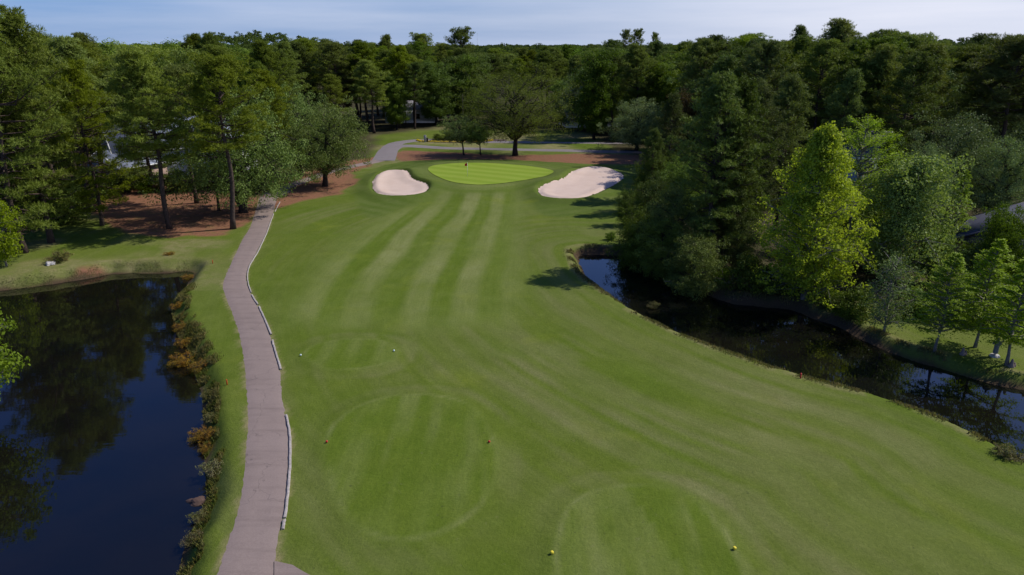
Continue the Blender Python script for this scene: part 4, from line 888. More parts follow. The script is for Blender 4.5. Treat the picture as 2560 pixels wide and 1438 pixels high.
# fill of the woods: each zone is a patch of wood given by photo columns and distance
ORD = ['first', 'second', 'third', 'fourth', 'fifth', 'sixth', 'seventh', 'eighth', 'ninth', 'tenth', 'eleventh', 'twelfth', 'thirteenth', 'fourteenth', 'fifteenth', 'sixteenth']
KIND = {'pine_dark': 'dark pine', 'pine': 'pine', 'dark': 'dark round tree', 'lush': 'leafy tree', 'spri': 'light green tree', 'grey': 'grey-green oak', 'live': 'oak', 'russ': 'reddish tree'}
def zone(cols, Y0, Y1, step, kinds, where, top, group, seed, jit=0.33):
    rs = random.Random(seed); Yv = Y0; row = 0; rows = []
    while Yv < Y1:
        c0, c1 = cols; x0 = (c0 - 1280) / FP * Yv * 1.02; x1 = (c1 - 1280) / FP * Yv * 1.02
        x = x0 + (row % 2) * step / 2; cur = []
        while x < x1:
            k, wd_ = rs.choice(kinds); xx = x + rs.uniform(-jit, jit) * step; yy = Yv + rs.uniform(-jit, jit) * step
            h = rs.uniform(*top) * (0.8 if TYPES[k][2] < 14 else 1.0)
            cur.append((xx / yy, xx, yy, k, h, wd_ * rs.uniform(0.85, 1.2))); x += step
        rows.append(sorted(cur)); Yv += step * 0.95; row += 1
    for ri, cur in enumerate(rows):
        rn = 'front' if ri == 0 else 'back' if ri == len(rows) - 1 else ORD[ri]; cnt = {}; tot = {}
        kd = lambda k: KIND['pine_dark'] if k.startswith('pine_dark') else KIND[k[:4]]
        for c in cur: tot[kd(c[3])] = tot.get(kd(c[3]), 0) + 1
        for _, xx, yy, k, h, wd_ in cur:
            q = kd(k); cnt[q] = cnt.get(q, 0) + 1; n = cnt[q]
            pos = '' if tot[q] == 1 else ', leftmost' if n == 1 else ', rightmost' if n == tot[q] else ', %s from left' % ORD[n - 1]
            lab = '%s in the %s row of the %s%s' % (q, rn, where, pos)
            plant(k, 'pine_tree' if 'pine' in k else 'woodland_tree', (xx, yy, -0.1), h, lab, 'tree', group, rs.random() * 6.28, wd_)
PN = [('pine_round', 1.15), ('pine_round_b', 1.15), ('pine_round', 1.15), ('pine_slim', 1.3), ('pine_dark_round', 1.15), ('lush_tree', 1.0)]
PD = [('pine_dark_round', 1.2), ('pine_round', 1.15), ('pine_dark_slim', 1.35), ('pine_round_b', 1.15), ('pine_dark_round', 1.15), ('grey_oak', 0.8)]
zone((-150, 240), 92, 150, 9.0, PN + [('pine_deep', 1.0)], 'wood behind the pond pine', (18.5, 22.0), 'wood at the far left', 1)
zone((240, 720), 132, 170, 9.0, PN + [('spring_tree', 1.0), ('live_oak', 0.8)], 'wood behind the white house', (17, 20.8), 'wood behind the white house', 2)
zone((300, 640), 172, 200, 10.0, [('spring_tree', 1.4), ('pine_round', 1.1), ('spring_tree', 1.4), ('lush_tree', 1.2)], 'sunlit tops above the white house', (19.6, 22.4), 'sunlit tree tops above the white house', 3)
zone((700, 1055), 190, 232, 9.0, PN, 'wood left of the flower island', (16.5, 21.3), 'wood left of the flower island', 4)
zone((1055, 1500), 208, 250, 9.5, PN + [('pine_dark_round', 1.2)], 'wood behind the spreading tree', (16.5, 20.6), 'wood behind the spreading tree', 5)
zone((1470, 1720), 168, 235, 9.5, PD + [('lush_tree', 1.0)], 'wood right of the spreading tree', (16.5, 21.0), 'wood right of the spreading tree', 6)
zone((1720, 2150), 112, 175, 9.0, PD, 'wood behind the bright tree', (18.3, 22.2), 'dark wood behind the bright tree', 7)
zone((2150, 2720), 106, 165, 9.0, PD + [('spring_tree', 0.8)], 'wood behind the grey-green oaks', (19.3, 22.0), 'wood behind the grey-green oaks', 8)
print('THINGS', len([o for o in C.objects if o.parent is None]))

# far woods as one mass
def far_forest():
    rs = np.random.RandomState(77); Vs, Fs = [], []; base = 0; Cs = []; Os = []; Sz = []
    Yv = 185.0
    while Yv < 2300:
        step = 8.5 if Yv < 420 else 8.5 * (Yv / 420) ** 1.0
        half = Yv * 0.80 + 30; x = -half + rs.rand() * step
        while x < half:
            xx = x + rs.randn() * step * 0.25; yy = Yv + rs.randn() * step * 0.3; px_ = 1280 + FP * xx / yy
            near = 255 if 900 < px_ < 1500 else 235 if px_ >= 1480 and px_ < 1720 else 228 if px_ >= 720 and px_ <= 960 else 178 if px_ > 1720 else 205
            if px_ < 240: near = 155
            if yy > near:
                rise = 11.0 * math.exp(-((xx + 172) / 42) ** 2 - ((yy - 520) / 90) ** 2) + 11.0 * math.exp(-((xx - 500) / 90) ** 2 - ((yy - 900) / 150) ** 2) - (xx ** 2 + yy ** 2) / 12.7e6
                h = 13.5 + 5.5 * rs.rand() ** 1.3 + (rs.rand() < 0.10) * 2.6 * rs.rand() + 2.4 * float(vnoise(np.array([xx]), np.array([yy]), 60, 50)[0]) + rise - 2.6 * min(1.0, max(0.0, (yy - 500) / 500)) + (1.2 if px_ > 1650 or px_ < 150 else 0)
                r = min(step * 0.62, 4.6 * (1 if Yv < 700 else Yv / 700)); nc = 9; 
                cc = rand_dirs(rs, nc) * np.array([r * 0.62, r * 0.62, 2.2]) * (0.55 + 0.45 * rs.rand(nc))[:, None] + np.array([xx, yy, h - 3.0])
                nlv = 42 if Yv < 300 else 30 if Yv < 480 else 14
                e = rand_dirs(rs, nc * nlv); e[:, 2] = np.where(e[:, 2] < -0.3, -e[:, 2], e[:, 2]); rad = r * 0.36
                Cs.append(np.repeat(cc, nlv, 0) + e * rad * np.array([1, 1, 0.75]) * (0.6 + 0.4 * rs.rand(nc * nlv))[:, None]); Os.append(e)
                s = 0.50 if Yv < 300 else 0.62 if Yv < 480 else 0.75 * max(1.0, r / 3.6) * 1.2
                Sz.append(np.full(nc * nlv, s))
            x += step
        Yv += step * 0.95
    Cs = np.concatenate(Cs); Os = np.concatenate(Os); Sz = np.concatenate(Sz)
    V, F = leaves_np(rs, Cs, Os * 1.2, Sz, 0.0, 0.7) if False else leaves_var(rs, Cs, Os, Sz)
    me = mesh_np('far_woods', V, F); print('far leaves', len(F))
    tag(link('far_woods', me, M['far']), 'distant pine woods stretching to the horizon as one dark green mass', 'woods', None, 'stuff')
def leaves_var(rs, Cn, Nn, size):
    n = len(Cn); nr = rand_dirs(rs, n) * 0.8 + Nn; nr /= np.linalg.norm(nr, axis=1)[:, None] + 1e-9
    u = np.cross(nr, rand_dirs(rs, n)); u /= np.linalg.norm(u, axis=1)[:, None] + 1e-9; v = np.cross(nr, u)
    s = size[:, None] * (0.6 + 0.8 * rs.rand(n))[:, None] * 0.5
    V = np.stack([Cn - u * s, Cn - v * s * 0.7, Cn + u * s, Cn + v * s * 0.7], 1).reshape(-1, 3)
    return V, np.arange(4 * n).reshape(-1, 4)
def far_mat():
    m, N, L = nt('far_canopy'); g = N.new('ShaderNodeNewGeometry'); o = N.new('ShaderNodeOutputMaterial')
    f1 = nnoise(N, L, g.outputs['Position'], 0.11, 2, 0.6, 0.35, 0.65); f2 = nnoise(N, L, g.outputs['Position'], 1.2, 3)
    f3 = nnoise(N, L, g.outputs['Position'], 0.06, 2, 0.5, 0.58, 0.75)
    col = nmix(N, L, f1, (0.055, 0.088, 0.018), (0.098, 0.142, 0.026)); col = nmix(N, L, nmath(N, L, 'MULTIPLY', f2, 0.4), col, (0.125, 0.16, 0.045)); col = nmix(N, L, nmath(N, L, 'MULTIPLY', f3, 0.55), col, (0.12, 0.20, 0.025))
    d = N.new('ShaderNodeBsdfDiffuse'); t = N.new('ShaderNodeBsdfTranslucent'); L.new(col, d.inputs['Color']); L.new(col, t.inputs['Color'])
    x = N.new('ShaderNodeMixShader'); x.inputs['Fac'].default_value = 0.25; L.new(d.outputs[0], x.inputs[1]); L.new(t.outputs[0], x.inputs[2]); L.new(x.outputs[0], o.inputs['Surface']); return m
M['far'] = far_mat()
far_forest()

# ------------------------------------------------------------------ houses
def house(name, label, loc, rz, w, d, wall_h, roof_h, wall_m, roof_m, wins, over=0.5, chimney=None, hip=False, trim=None):
    trim = trim or M['white_paint']
    r = empty(name, loc, rz); tag(r, label, 'house')
    MB().box((0, 0, wall_h / 2 - 0.3), (w, d, wall_h + 0.6)).build('wall', wall_m, r)
    x, y = w / 2 + over, d / 2 + over; ins = y if hip else 0.0; zb_, zt = wall_h + 0.003, wall_h + roof_h
    P = [(-x, -y, zb_), (x, -y, zb_), (x, y, zb_), (-x, y, zb_), (-x + ins, 0, zt), (x - ins, 0, zt)]
    th = 0.2; P2 = [(a, b, c - th) for a, b, c in P[:4]]
    mb = MB(); mb.add([(a, b, c + th) for a, b, c in P] + [(a, b, c) for a, b, c in P[:4]],
        [(0, 1, 5, 4), (2, 3, 4, 5), (1, 2, 5), (3, 0, 4), (0, 6, 7, 1), (1, 7, 8, 2), (2, 8, 9, 3), (3, 9, 6, 0), (6, 9, 8, 7)])
    rf = mb.build('roof', roof_m, r)
    for sy in (-1, 1): MB().box((0, sy * (y + 0.04), zb_ + 0.06), (2 * x + 0.1, 0.08, 0.24)).build('fascia', trim, rf)
    if not hip:
        g = MB(); g.add([(s * (w / 2 - 0.01) , yy, zz) for s in (-1, 1) for yy, zz in ((-d / 2, wall_h), (d / 2, wall_h), (0, wall_h + roof_h * (d / 2) / y))], [(0, 2, 1), (3, 4, 5)])
        g.build('gable', wall_m, r)
        for s in (-1, 1):
            for sy in (-1, 1): MB().tube([(s * (x + 0.06), sy * y, zb_ + 0.12), (s * (x + 0.06), sy * 0.02, zt + 0.14)], 0.13, 4).build('rake_board', trim, rf)
    for (wx, wz, ww, wh) in wins:
        f = MB().box((wx, -d / 2 - 0.03, wz), (ww + 0.24, 0.10, wh + 0.24)).build('window', M['white_paint'], r)
        MB().box((wx, -d / 2 - 0.085, wz), (ww, 0.04, wh)).build('pane', M['glass'], f)
    if chimney: MB().box((chimney[0], chimney[1], wall_h + roof_h * 0.75), (0.9, 0.9, roof_h * 1.3), 0, 0.05).build('chimney', M['white_paint'], rf)
    return r
hx, hy, _ = at(460, 300, 118)
house('white_house', 'white house with a blue-grey shingle roof half hidden behind the left pines', (hx - 3, 122, 0), math.radians(38), 22, 10, 4.6, 4.6, M['siding_white'], M['roof_blue'],
      [(-7, 3, 1.2, 1.6), (-3.5, 3, 1.2, 1.6), (0.5, 3, 2.2, 1.6), (4.5, 3, 1.2, 1.6), (8, 3, 1.2, 1.6)], chimney=(5, 1))
hx2, _, _ = at(335, 400, 112)
house('low_house', 'low outbuilding with white eaves and a tan wall left of the white house', (hx2 - 2, 114, 0), math.radians(65), 9, 8, 2.7, 2.4, M['wall_tan'], M['roof_blue'], [(-2, 1.5, 1, 1.2)])
hx3, _, _ = at(2115, 400, 92)
house('grey_house', 'grey-blue sided house glimpsed between the bright tree and the flat-topped cypress', (hx3 + 4.0, 99, 0), math.radians(-15), 8, 9, 6.5, 3.0, M['siding_grey'], M['roof_dark'], [(-2.4, 5.2, 1.1, 1.5), (-2.4, 2, 1.1, 1.5), (1.5, 5.2, 1.1, 1.5)])
hx4, _, _ = at(2470, 590, 76)
house('slate_roofed_house', 'house with a dark slate roof behind the trees at the right edge', (52.5, 71, 0), math.radians(50), 12, 9, 2.0, 2.5, M['wall_tan'], M['roof_dark'], [(-4, 1.6, 1.2, 1.4)], trim=M['roof_dark'])
hx5, _, _ = at(1455, 235, 215)
house('pale_roofed_house', 'pale grey roof showing through the wood right of the spreading tree', (hx5 + 1, 196, 0), math.radians(8), 16, 10, 4.0, 6.0, M['siding_white'], M['roof_pale'], [(0, 2, 1.5, 1.5)])
hx6, _, _ = at(1020, 290, 198)
house('pale_walled_house', 'pale wall glimpsed low in the wood left of the flower island', (hx6, 206, 0), 0.0, 14, 8, 3.4, 2.2, M['siding_white'], M['roof_pale'], [(-3, 1.8, 1.5, 1.3), (2, 1.8, 1.5, 1.3)])

# ------------------------------------------------------------------ golf furniture
x, y, z = GT(1169, 443)
r = empty('flagstick', (x, y, z)); tag(r, 'white flagstick with a red flag standing on the putting green', 'flagstick')
MB().tube([(0, 0, -0.1), (0, 0, 2.3)], 0.022, 10).lathe([(0.03, 2.3), (0.035, 2.33), (0.02, 2.36), (0.002, 2.37)], 10).build('pole', M['white_paint'], r, True)
fm = MB(); fp = []
for i in range(9):
    for j in range(5):
        s = i / 8; fp.append((0.02 - 0.42 * s, 0.10 * math.sin(s * 5.5) * s, 2.28 - 0.12 * j * (1 - 0.25 * s) - 0.16 * s))
fm.add(fp + [(a, b + 0.006, c) for a, b, c in fp], [(i * 5 + j, i * 5 + j + 1, i * 5 + j + 6, i * 5 + j + 5) for i in range(8) for j in range(4)] + [(45 + i * 5 + j + 5, 45 + i * 5 + j + 6, 45 + i * 5 + j + 1, 45 + i * 5 + j) for i in range(8) for j in range(4)])
fm.build('flag', M['red_paint'], r, True)
MB().lathe([(0.054, 0.0), (0.054, 0.018), (0.045, 0.018), (0.045, 0.0)], 16).build('cup', M['white_paint'], r)
def marker(px_, py_, mat, label, group, sph=True):
    x, y, z = GT(px_, py_); r = empty('tee_marker', (x, y, z)); r.scale = (0.62,) * 3; tag(r, label, 'tee marker', group)
    if sph: MB().lathe([(0.03, 0.03), (0.075, 0.045), (0.105, 0.09), (0.11, 0.13), (0.10, 0.175), (0.065, 0.215), (0.01, 0.23)], 16).build('head', mat, r, True)
    else: MB().box((0, 0, 0.13), (0.20, 0.20, 0.19), 0.5, 0.02).build('head', mat, r)
    MB().lathe([(0.014, -0.08), (0.014, 0.045)], 8).build('spike', M['dark_metal'], r)
marker(817, 1107, M['red_paint'], 'red tee marker at the left side of the large oval tee', 'red tee markers')
marker(1223, 1107, M['red_paint'], 'red tee marker at the right side of the large oval tee', 'red tee markers')
marker(1380, 1385, M['yellow_paint'], 'yellow tee marker at the left side of the nearest tee', 'yellow tee markers', False)
marker(1836, 1374, M['yellow_paint'], 'yellow tee marker at the right side of the nearest tee', 'yellow tee markers', False)
marker(752, 890, M['pale_paint'], 'pale mint tee marker near the cart path on the far small tee', 'pale tee markers')
marker(985, 879, M['pale_paint'], 'pale mint tee marker at the right end of the far small tee', 'pale tee markers')
def stake(px_, py_, mat, label, h=0.36, group='hazard stakes'):
    x, y, z = GT(px_, py_); r = empty('hazard_stake', (x, y, z)); tag(r, label, 'stake', group)
    MB().box((0, 0, h / 2 - 0.05), (0.075, 0.075, h + 0.1), 0.3, 0.010).build('post', mat, r)
    mb = MB(); mb.add([(-.037, -.037, 0), (.037, -.037, 0), (.037, .037, 0), (-.037, .037, 0), (0, 0, 0.04)], [(0, 1, 4), (1, 2, 4), (2, 3, 4), (3, 0, 4)])
    c = mb.build('cap', mat, r); c.location = (0, 0, h + 0.002); c.rotation_euler.z = 0.3
stake(2001, 946, M['red_paint'], 'red hazard stake on the edge of the right-hand creek')
stake(568, 962, M['orange_paint'], 'orange-red stake on the grass between the left pond and the cart path')
stake(532, 659, M['orange_paint'], 'orange-red stake at the far corner of the left pond')
stake(660, 494, M['orange_paint'], 'short stake beside the cart path at the pine straw', 0.4)

# timber kerbs along the path
def kerb(px_, label, w=0.13, h=0.085, group='kerbs along the right edge of the cart path'):
    c = smline(resample(GP(px_), max(4, int(len(px_) * 5))), 2); n = len(c); T = np.gradient(c, axis=0); T /= np.linalg.norm(T, axis=1)[:, None]; Nn = np.stack([-T[:, 1], T[:, 0]], 1)
    z = height(c[:, 0], c[:, 1]); rs = np.random.RandomState(n); prof = [(-w / 2, -0.1), (-w / 2, h * 0.82), (-w / 2 + 0.02, h), (w / 2 - 0.02, h), (w / 2, h * 0.82), (w / 2, -0.1)]
    V = []; jit = rs.randn(n) * 0.008
    for i in range(n):
        for a, b in prof: V.append((c[i, 0] + Nn[i, 0] * (a + jit[i]), c[i, 1] + Nn[i, 1] * (a + jit[i]), z[i] + b + 0.01 * rs.randn()))
    m = len(prof); F = [(i * m + j, i * m + j + 1, (i + 1) * m + j + 1, (i + 1) * m + j) for i in range(n - 1) for j in range(m - 1)] + [tuple(range(m)), tuple((n - 1) * m + j for j in range(m - 1, -1, -1))]
    cen = c.mean(0); V = np.array(V) - np.array([cen[0], cen[1], 0])
    mb = MB(); mb.add(V, F); o = mb.build('path_kerb', M['kerb_timber']); o.location = (cen[0], cen[1], 0); tag(o, label, 'kerb', group)
kerb([(716, 1037), (722, 1066), (726, 1101), (725, 1160), (721, 1221), (716, 1270), (712, 1296)], 'longest pale kerb, curving beside the large oval tee')
kerb([(711, 1301), (707, 1325)], 'very short kerb piece nearest the camera')
kerb([(681, 852), (690, 885), (697, 905), (702, 925)], 'straight kerb beside the far small tee')
kerb([(648, 768), (660, 795), (668, 812), (678, 838)], 'dark-sided kerb just beyond the one beside the far small tee')
kerb([(630, 738), (637, 750), (645, 763)], 'short kerb between the thin curved kerb and the dark-sided one')
kerb([(684, 535), (666, 585), (645, 629), (630, 652), (621, 670), (618, 690), (620, 708), (628, 732)], 'thin kerb curving round the bend of the path up to the pine straw', 0.10, 0.075)
kerb([(700, 505), (693, 518), (687, 530)], 'short kerb piece at the pine straw where the path enters the shade', 0.10, 0.075)

# statue
x, y, z = GT(2486, 891)
r = empty('garden_statue', (x, y, z), 2.8); tag(r, 'grey stone statue of a robed standing figure on the far creek lawn', 'statue')
MB().lathe([(0.34, -0.05), (0.34, 0.06), (0.30, 0.08), (0.27, 0.14), (0.25, 0.15)], 20).build('base', M['pale_stone'], r)
def figure(parent):
    me = bpy.data.meshes.new('figure'); import bmesh
    bm = bmesh.new(); sk = bm.verts.layers.skin.verify()
    J = {}
    def v(n, co, rad, par=None):
        w_ = bm.verts.new(co); w_[sk].radius = rad if isinstance(rad, tuple) else (rad, rad); J[n] = w_
        if par: bm.edges.new((J[par], w_))
        return w_
    v('hip', (0, 0, 0.75), (0.17, 0.14)); J['hip'][sk].use_root = True
    v('knee', (0, 0.01, 0.45), (0.18, 0.15), 'hip'); v('hem', (0, 0, 0.16), (0.20, 0.17), 'knee')
    v('chest', (0, 0, 1.02), (0.18, 0.12), 'hip'); v('neck', (0, 0, 1.20), 0.06, 'chest'); v('head', (0, -0.02, 1.33), (0.085, 0.095), 'neck'); v('crown', (0, -0.01, 1.42), 0.06, 'head')
    for s, n in ((-1, 'l'), (1, 'r')):
        v('sh' + n, (s * 0.16, 0, 1.12), 0.07, 'chest'); v('el' + n, (s * 0.26, -0.04, 0.90), 0.06, 'sh' + n); v('ha' + n, (s * 0.07, -0.20, 0.98), 0.04, 'el' + n)
    bm.to_mesh(me); bm.free(); o = link('figure', me, M['stone'], parent)
    o.modifiers.new('skin', 'SKIN').use_smooth_shade = True; sb = o.modifiers.new('sub', 'SUBSURF'); sb.levels = 2; sb.render_levels = 2
figure(r)
# flower island by the road
cx, cy_, cz = GT(1150, 352)
isl = []
for i in range(40):
    a = 2 * PI * i / 40; isl.append((cx + 10.8 * math.cos(a) * (1 + 0.06 * math.sin(3 * a)), cy_ + 3.6 * math.sin(a)))
sheet('flower_bed_soil', np.array(isl), plain('mulch', (0.09, 0.055, 0.04), (0.05, 0.032, 0.025), 5), 0.03, 0.8)
for k, (dx, hh, lab) in enumerate(((-5.0, 1.5, 'leftmost clipped dark shrub of the flower island'), (-2.2, 1.9, 'clipped dark shrub second from the left on the flower island'), (0.8, 2.1, 'largest clipped dark shrub in the middle of the flower island'), (3.8, 1.8, 'rightmost clipped dark shrub of the flower island'))):
    plant('dark_shrub', 'island_shrub', (cx + dx, cy_ + 0.6, cz), hh, lab, 'shrub', 'clipped shrubs on the flower island', None, 1.5)
rs = np.random.RandomState(4); n = 2600; t = rs.rand(n); a = PI + t * PI * 1.0
Cf = np.stack([cx - 1.2 + 8.6 * np.cos(a) + rs.randn(n) * 0.12, cy_ + 3.0 * np.sin(a) + rs.randn(n) * 0.22, cz + 0.06 + rs.rand(n) * 0.30], 1)
V, F = leaves_np(rs, Cf, np.tile([0, 0, 1.0], (n, 1)), 0.16)
tag(link('yellow_flowers', mesh_np('yellow_flowers', V, F), M['yellow']), 'low band of yellow flowers edging the island bed by the road', 'flowers', None, 'stuff')
x, y, z = GT(1063, 356)
r = empty('tee_sign', (x, y, z)); tag(r, 'small pale sign post at the left end of the flower island', 'sign')
MB().box((0, 0, 0.8), (0.55, 0.12, 1.5), 0, 0.02).build('panel', M['pale_stone'], r); MB().box((0, 0, 1.58), (0.65, 0.18, 0.06), 0, 0.01).build('top', M['pale_stone'], r)
x, y, z = GT(1068, 355)
r = empty('litter_bin', (x, y, z)); tag(r, 'small black bin beside the pale sign at the flower island', 'bin')
MB().lathe([(0.20, 0), (0.24, 0.75), (0.26, 0.76), (0.26, 0.80)], 16).build('body', M['dark_metal'], r, True); MB().lathe([(0.27, 0.80), (0.22, 0.92), (0.05, 0.96)], 16).build('lid', M['dark_metal'], r, True)
# utility wires and pole left of the island
x0, y0, _ = at(1015, 300, 190); x1, y1, _ = at(1120, 300, 190)
for k, (xx, lab) in enumerate(((x0, 'left wooden utility pole in the shade behind the club road'), (x1 + 4, 'right wooden utility pole behind the dark lush tree'))):
    r = empty('utility_pole', (xx, 189.5, 0)); tag(r, lab, 'utility pole', 'utility poles behind the club road')
    MB().tube([(0, 0, -0.2), (0, 0, 8.6)], [0.15, 0.10], 8).build('post', M['bark_oak'], r); MB().box((0, 0, 8.1), (1.6, 0.1, 0.12), 0.1).build('crossarm', M['bark_oak'], r)
c = curve(np.array([x0, 189.4, 8.2]), np.array([x1 + 4, 189.4, 8.2]), -0.35, 12)
tag(MB().tube(c, 0.02, 4).build('overhead_wire', M['dark_metal']), 'thin overhead wire strung between the two utility poles', 'wire')
# radio mast on the horizon
x, y, zt = at(1193, 82, 2600)
r = empty('radio_mast', (x, 2600, 0)); tag(r, 'hair-thin radio mast far away on the horizon left of centre', 'mast')
mb = MB()
for a in (0, 2.09, 4.19): mb.tube([(0.5 * math.cos(a), 0.5 * math.sin(a), 0), (0.35 * math.cos(a), 0.35 * math.sin(a), zt)], 0.09, 4)
for k in range(int(zt // 3)):
    for a in (0, 2.09, 4.19): mb.tube([(0.45 * math.cos(a), 0.45 * math.sin(a), 3 * k), (0.45 * math.cos(a + 2.09), 0.45 * math.sin(a + 2.09), 3 * k + 3)], 0.05, 3)
mb.build('lattice', M['pale_stone'], r)

# ------------------------------------------------------------------ pond bank growth
def bank_points(P, keep, n, rs, off, spread):
    Q = densify(P, 0.15); Q = Q[[keep(q) for q in Q]]; i = rs.randint(0, len(Q) - 1, n); T = Q[(i + 1) % len(Q)] - Q[i]; T /= np.linalg.norm(T, axis=1)[:, None] + 1e-6
    c = Q[i] + rs.randn(n, 2) * 0.1; nrm = np.stack([T[:, 1], -T[:, 0]], 1); test = sdist(P, c[:, 0] + nrm[:, 0] * 0.3, c[:, 1] + nrm[:, 1] * 0.3, 5) > sdist(P, c[:, 0], c[:, 1], 5)
    nrm[~test] *= -1; return c + nrm * (off + rs.randn(n) * spread)[:, None]
def blades(rs, XY, Z0, hgt, wd):
    n = len(XY); a = rs.rand(n) * 6.28; lean = rs.rand(n) * 0.55; h = hgt * (0.45 + rs.rand(n)); B0 = np.column_stack([XY, Z0 - 0.02])
    side = np.stack([-np.sin(a), np.cos(a), np.zeros(n)], 1) * wd * 0.5; mid = B0 + np.stack([np.cos(a) * lean * h * 0.35, np.sin(a) * lean * h * 0.35, h * 0.6], 1); tip = B0 + np.stack([np.cos(a) * lean * h, np.sin(a) * lean * h, h], 1)
    V = np.stack([B0 - side, B0 + side, mid + side * 0.9, tip, mid - side * 0.9], 1).reshape(-1, 3); return V, np.arange(5 * n).reshape(-1, 5)
rs = np.random.RandomState(8)
keepL = lambda q: q[0] > -36 and q[1] < 62
XY = bank_points(POND_L, keepL, 90000, rs, 0.55, 0.50); d = sdist(POND_L, XY[:, 0], XY[:, 1], 6); dp_ = sdist(PATHP, XY[:, 0], XY[:, 1], 4); k = (d > -0.05) & (d < 0.45 + 1.1 * vnoise(XY[:, 0], XY[:, 1], 1.7, 54) + 0.03 * (XY[:, 1] - 30)) & (dp_ > 1.0) & (vnoise(XY[:, 0], XY[:, 1], 0.8, 40) > 0.45); XY = XY[k]
V, F = blades(rs, XY, height(XY[:, 0], XY[:, 1]), 0.19, 0.04)
tag(link('bank_grass', mesh_np('bank_grass', V, F), M['bank_green']), 'tufty unmown grass along the edge of the left pond', 'grass', None, 'stuff')
XY = bank_points(POND_L, lambda q: q[1] > 60 and q[0] > -56 and q[0] < -33, 7000, rs, 0.35, 0.45); d = sdist(POND_L, XY[:, 0], XY[:, 1], 6); XY = XY[(d > 0.0) & (vnoise(XY[:, 0], XY[:, 1], 1.3, 53) > 0.5)]
V, F = blades(rs, XY, np.maximum(height(XY[:, 0], XY[:, 1]), WL), 0.08, 0.045)
tag(link('far_bank_grass', mesh_np('far_bank_grass', V, F), M['bank_green']), 'rough weeds along the far edge of the left pond', 'grass', None, 'stuff')
XY = bank_points(POND_R, lambda q: q[1] > 24, 30000, rs, 0.95, 0.22)
XY = XY[vnoise(XY[:, 0], XY[:, 1], 1.2, 41) > 0.42]
V, F = blades(rs, XY, height(XY[:, 0], XY[:, 1]), 0.16, 0.045)
tag(link('creek_edge_grass', mesh_np('creek_edge_grass', V, F), M['bank_green']), 'fringe of longer grass along both edges of the right-hand creek', 'grass', None, 'stuff')
WEEDS = [(500, 925, 'weed_orange', 0.65, 1.3, 'largest orange marsh bush spilling over the left pond bank'), (455, 915, 'weed_orange', 0.7, 1.6, 'orange marsh bush reaching furthest out over the left pond'),
    (522, 1095, 'weed_orange', 0.62, 1.0, 'tall orange-brown weed on the left pond bank beside the oval tee'), (514, 1130, 'weed_orange', 0.5, 1.0, 'orange-brown weed just nearer than the tall one on the pond bank'),
    (500, 1100, 'weed_orange', 0.55, 1.5, 'sparse orange twigs growing out of the pond water'), (455, 825, 'weed_orange', 0.6, 1.4, 'low rusty weed at the narrow point of the pond bank'),
    (462, 865, 'weed_orange', 0.6, 1.2, 'low rusty weed left of the path, behind the largest orange bush'), (470, 698, 'weed_orange', 0.35, 2.0, 'rusty ground weed in the far pond corner'),
    (430, 676, 'weed_orange', 0.3, 2.2, 'rusty ground weed along the far pond edge'), (525, 990, 'weed_green', 0.42, 1.1, 'green bank weed nearer than the largest orange bush'),
    (530, 1050, 'weed_green', 0.42, 1.1, 'green bank weed beside the tall orange-brown weed'), (500, 1300, 'weed_green', 0.42, 1.1, 'bright green weed on the near part of the pond bank'),
    (485, 1355, 'weed_green', 0.42, 1.1, 'bright green leafy clump close to the bottom of the pond bank'), (535, 1180, 'weed_green', 0.6, 1.1, 'dark green weed in the shaded notch of the pond bank'),
    (2518, 1140, 'weed_green', 0.5, 1.3, 'leafy green weed clump on the near right creek bank'), (1632, 790, 'weed_green', 0.5, 1.0, 'small weed clump at the near creek edge opposite the dark pines'),
    (150, 655, 'weed_green', 1.1, 0.9, 'small spiky palm-like plant on the far bank of the left pond'), (445, 770, 'weed_orange', 0.5, 1.4, 'rusty weed at the pond bank near the path bend')]
for px_, py_, key, h_, wd_, lab in WEEDS:
    x, y, z = GT(px_, py_); z = max(z, (WL if x < 0 else WR))
    plant(key, 'marsh_weed' if 'orange' in key else 'bank_weed', (x, y, z), h_, lab, 'weed', 'weeds on the pond banks', None, wd_)
def rock(px_, py_, sz, mat, label, name='rock', cat='rock', group=None, zz=None, seed=0):
    x, y, z = GT(px_, py_); rs = np.random.RandomState(seed); import bmesh
    bm = bmesh.new(); bmesh.ops.create_icosphere(bm, subdivisions=3, radius=1.0)
    for v in bm.verts:
        k = 1 + 0.22 * math.sin(v.co.x * 3.1 + seed) + 0.18 * math.cos(v.co.y * 4.3 + seed * 2) + 0.05 * rs.randn(); v.co = Vector((v.co.x * sz[0] * k, v.co.y * sz[1] * k, v.co.z * sz[2] * k))
    me = bpy.data.meshes.new(name); bm.to_mesh(me); bm.free(); me.materials.append(mat); o = link(name, me); o.location = (x, y, (z if zz is None else zz) + sz[2] * 0.35); o.rotation_euler.z = seed; tag(o, label, cat, group)
rock(132, 684, (0.7, 0.35, 0.22), M['pale_stone'], 'pale flat rock at the water edge on the far bank of the left pond', seed=2)
rock(490, 1258, (0.5, 0.45, 0.2), plain('brown_rock', (0.12, 0.07, 0.05), (0.07, 0.045, 0.035), 5), 'reddish brown rock half in the pond by the near bank', seed=3)
x, y, _ = GT(2392, 950)
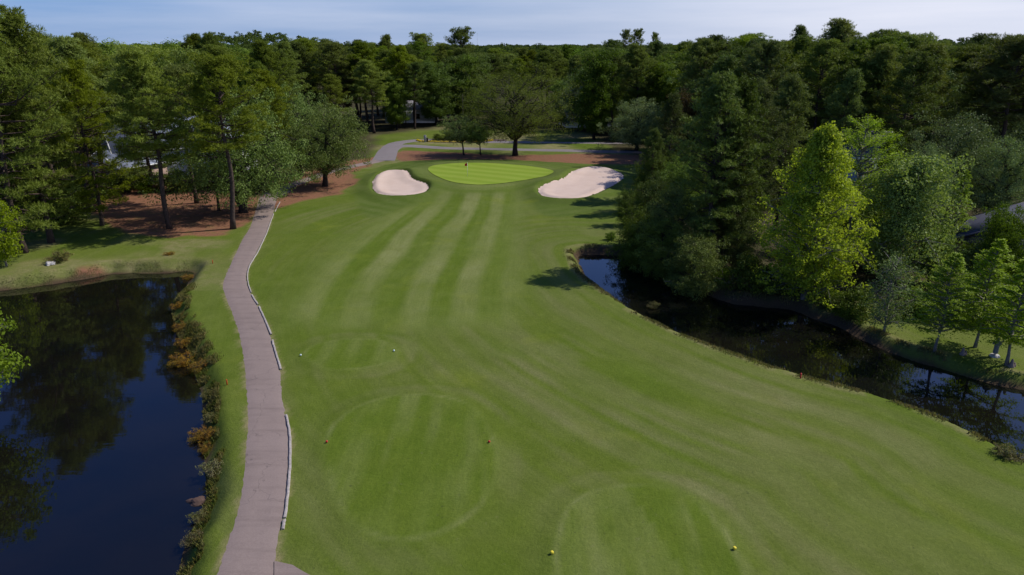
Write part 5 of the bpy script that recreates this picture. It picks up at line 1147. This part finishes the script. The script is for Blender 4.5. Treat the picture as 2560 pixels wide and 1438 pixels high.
for k, (px_, py_, h_, lab) in enumerate(((2392, 946, 0.55, 'pointed cypress knee at the far creek edge, left of its pair'), (2516, 962, 0.6, 'pointed cypress knee at the far creek edge near the right margin'))):
    x, y, z = GT(px_, py_); mb = MB().lathe([(0.26, -0.3), (0.20, 0.05), (0.12, h_ * 0.5), (0.08, h_ * 0.85), (0.03, h_)], 9)
    mb.lathe([(0.16, -0.3), (0.10, 0.1), (0.04, h_ * 0.5)], 8, (0.25, 0.05, 0)); o = mb.build('cypress_knee', M['driftwood'], None, True); o.location = (x, y, max(z, WR)); tag(o, lab, 'root', 'cypress knees at the creek')
def branchy(px_, py_, L_, label, seed):
    x, y, z = GT(px_, py_); rs = np.random.RandomState(seed); W = MB(); z = max(z, WR)
    for i in range(9):
        a = -0.3 + rs.rand() * 0.9 + (PI if i % 2 else 0); l = L_ * (0.4 + 0.6 * rs.rand()); p1 = np.array([math.cos(a) * l, -abs(math.sin(a)) * l * 0.5, 0.2 + 0.5 * rs.rand()])
        P = curve(np.zeros(3), p1, 0.15, 6, rs, 0.08); W.tube(P, np.linspace(0.06, 0.012, 6), 5)
        for j in range(3): b = P[2 + j]; W.tube([b, b + rs.randn(3) * 0.3 + np.array([0, 0, 0.15])], [0.02, 0.008], 3)
    o = W.build('fallen_branch', M['driftwood'], None, True); o.location = (x, y, z + 0.05); tag(o, label, 'branch', 'fallen branches in the creek')
for px_, py_, h_, wd_, lab in ((1600, 662, 2.4, 1.5, 'dark bush overhanging the very head of the creek'), (1655, 690, 2.2, 1.5, 'dark bush at the creek edge left of the fallen branch'), (1705, 735, 1.8, 1.4, 'dark bush on the bank right behind the fallen branch'),
        (1765, 752, 1.7, 1.3, 'dark bush between the fallen branch and the root tangle'), (1915, 768, 1.5, 1.3, 'low dark bush at the water left of the bright tree trunk'), (1960, 776, 1.3, 1.3, 'lowest dark bush right at the water by the bright tree trunk'),
        (2060, 808, 1.2, 1.3, 'small dark bush at the water edge right of the bright tree trunk')):
    x, y, z = GT(px_, py_); plant('dark_shrub', 'creek_bush', (x, y, max(z, WR) - 0.05), h_, lab, 'bush', 'dark bushes along the far creek bank', None, wd_)
branchy(1700, 746, 2.2, 'pale fallen branch lying in the creek below the dark pines', 1)
branchy(1815, 752, 1.6, 'brown root tangle at the creek edge right of the fallen branch', 2)
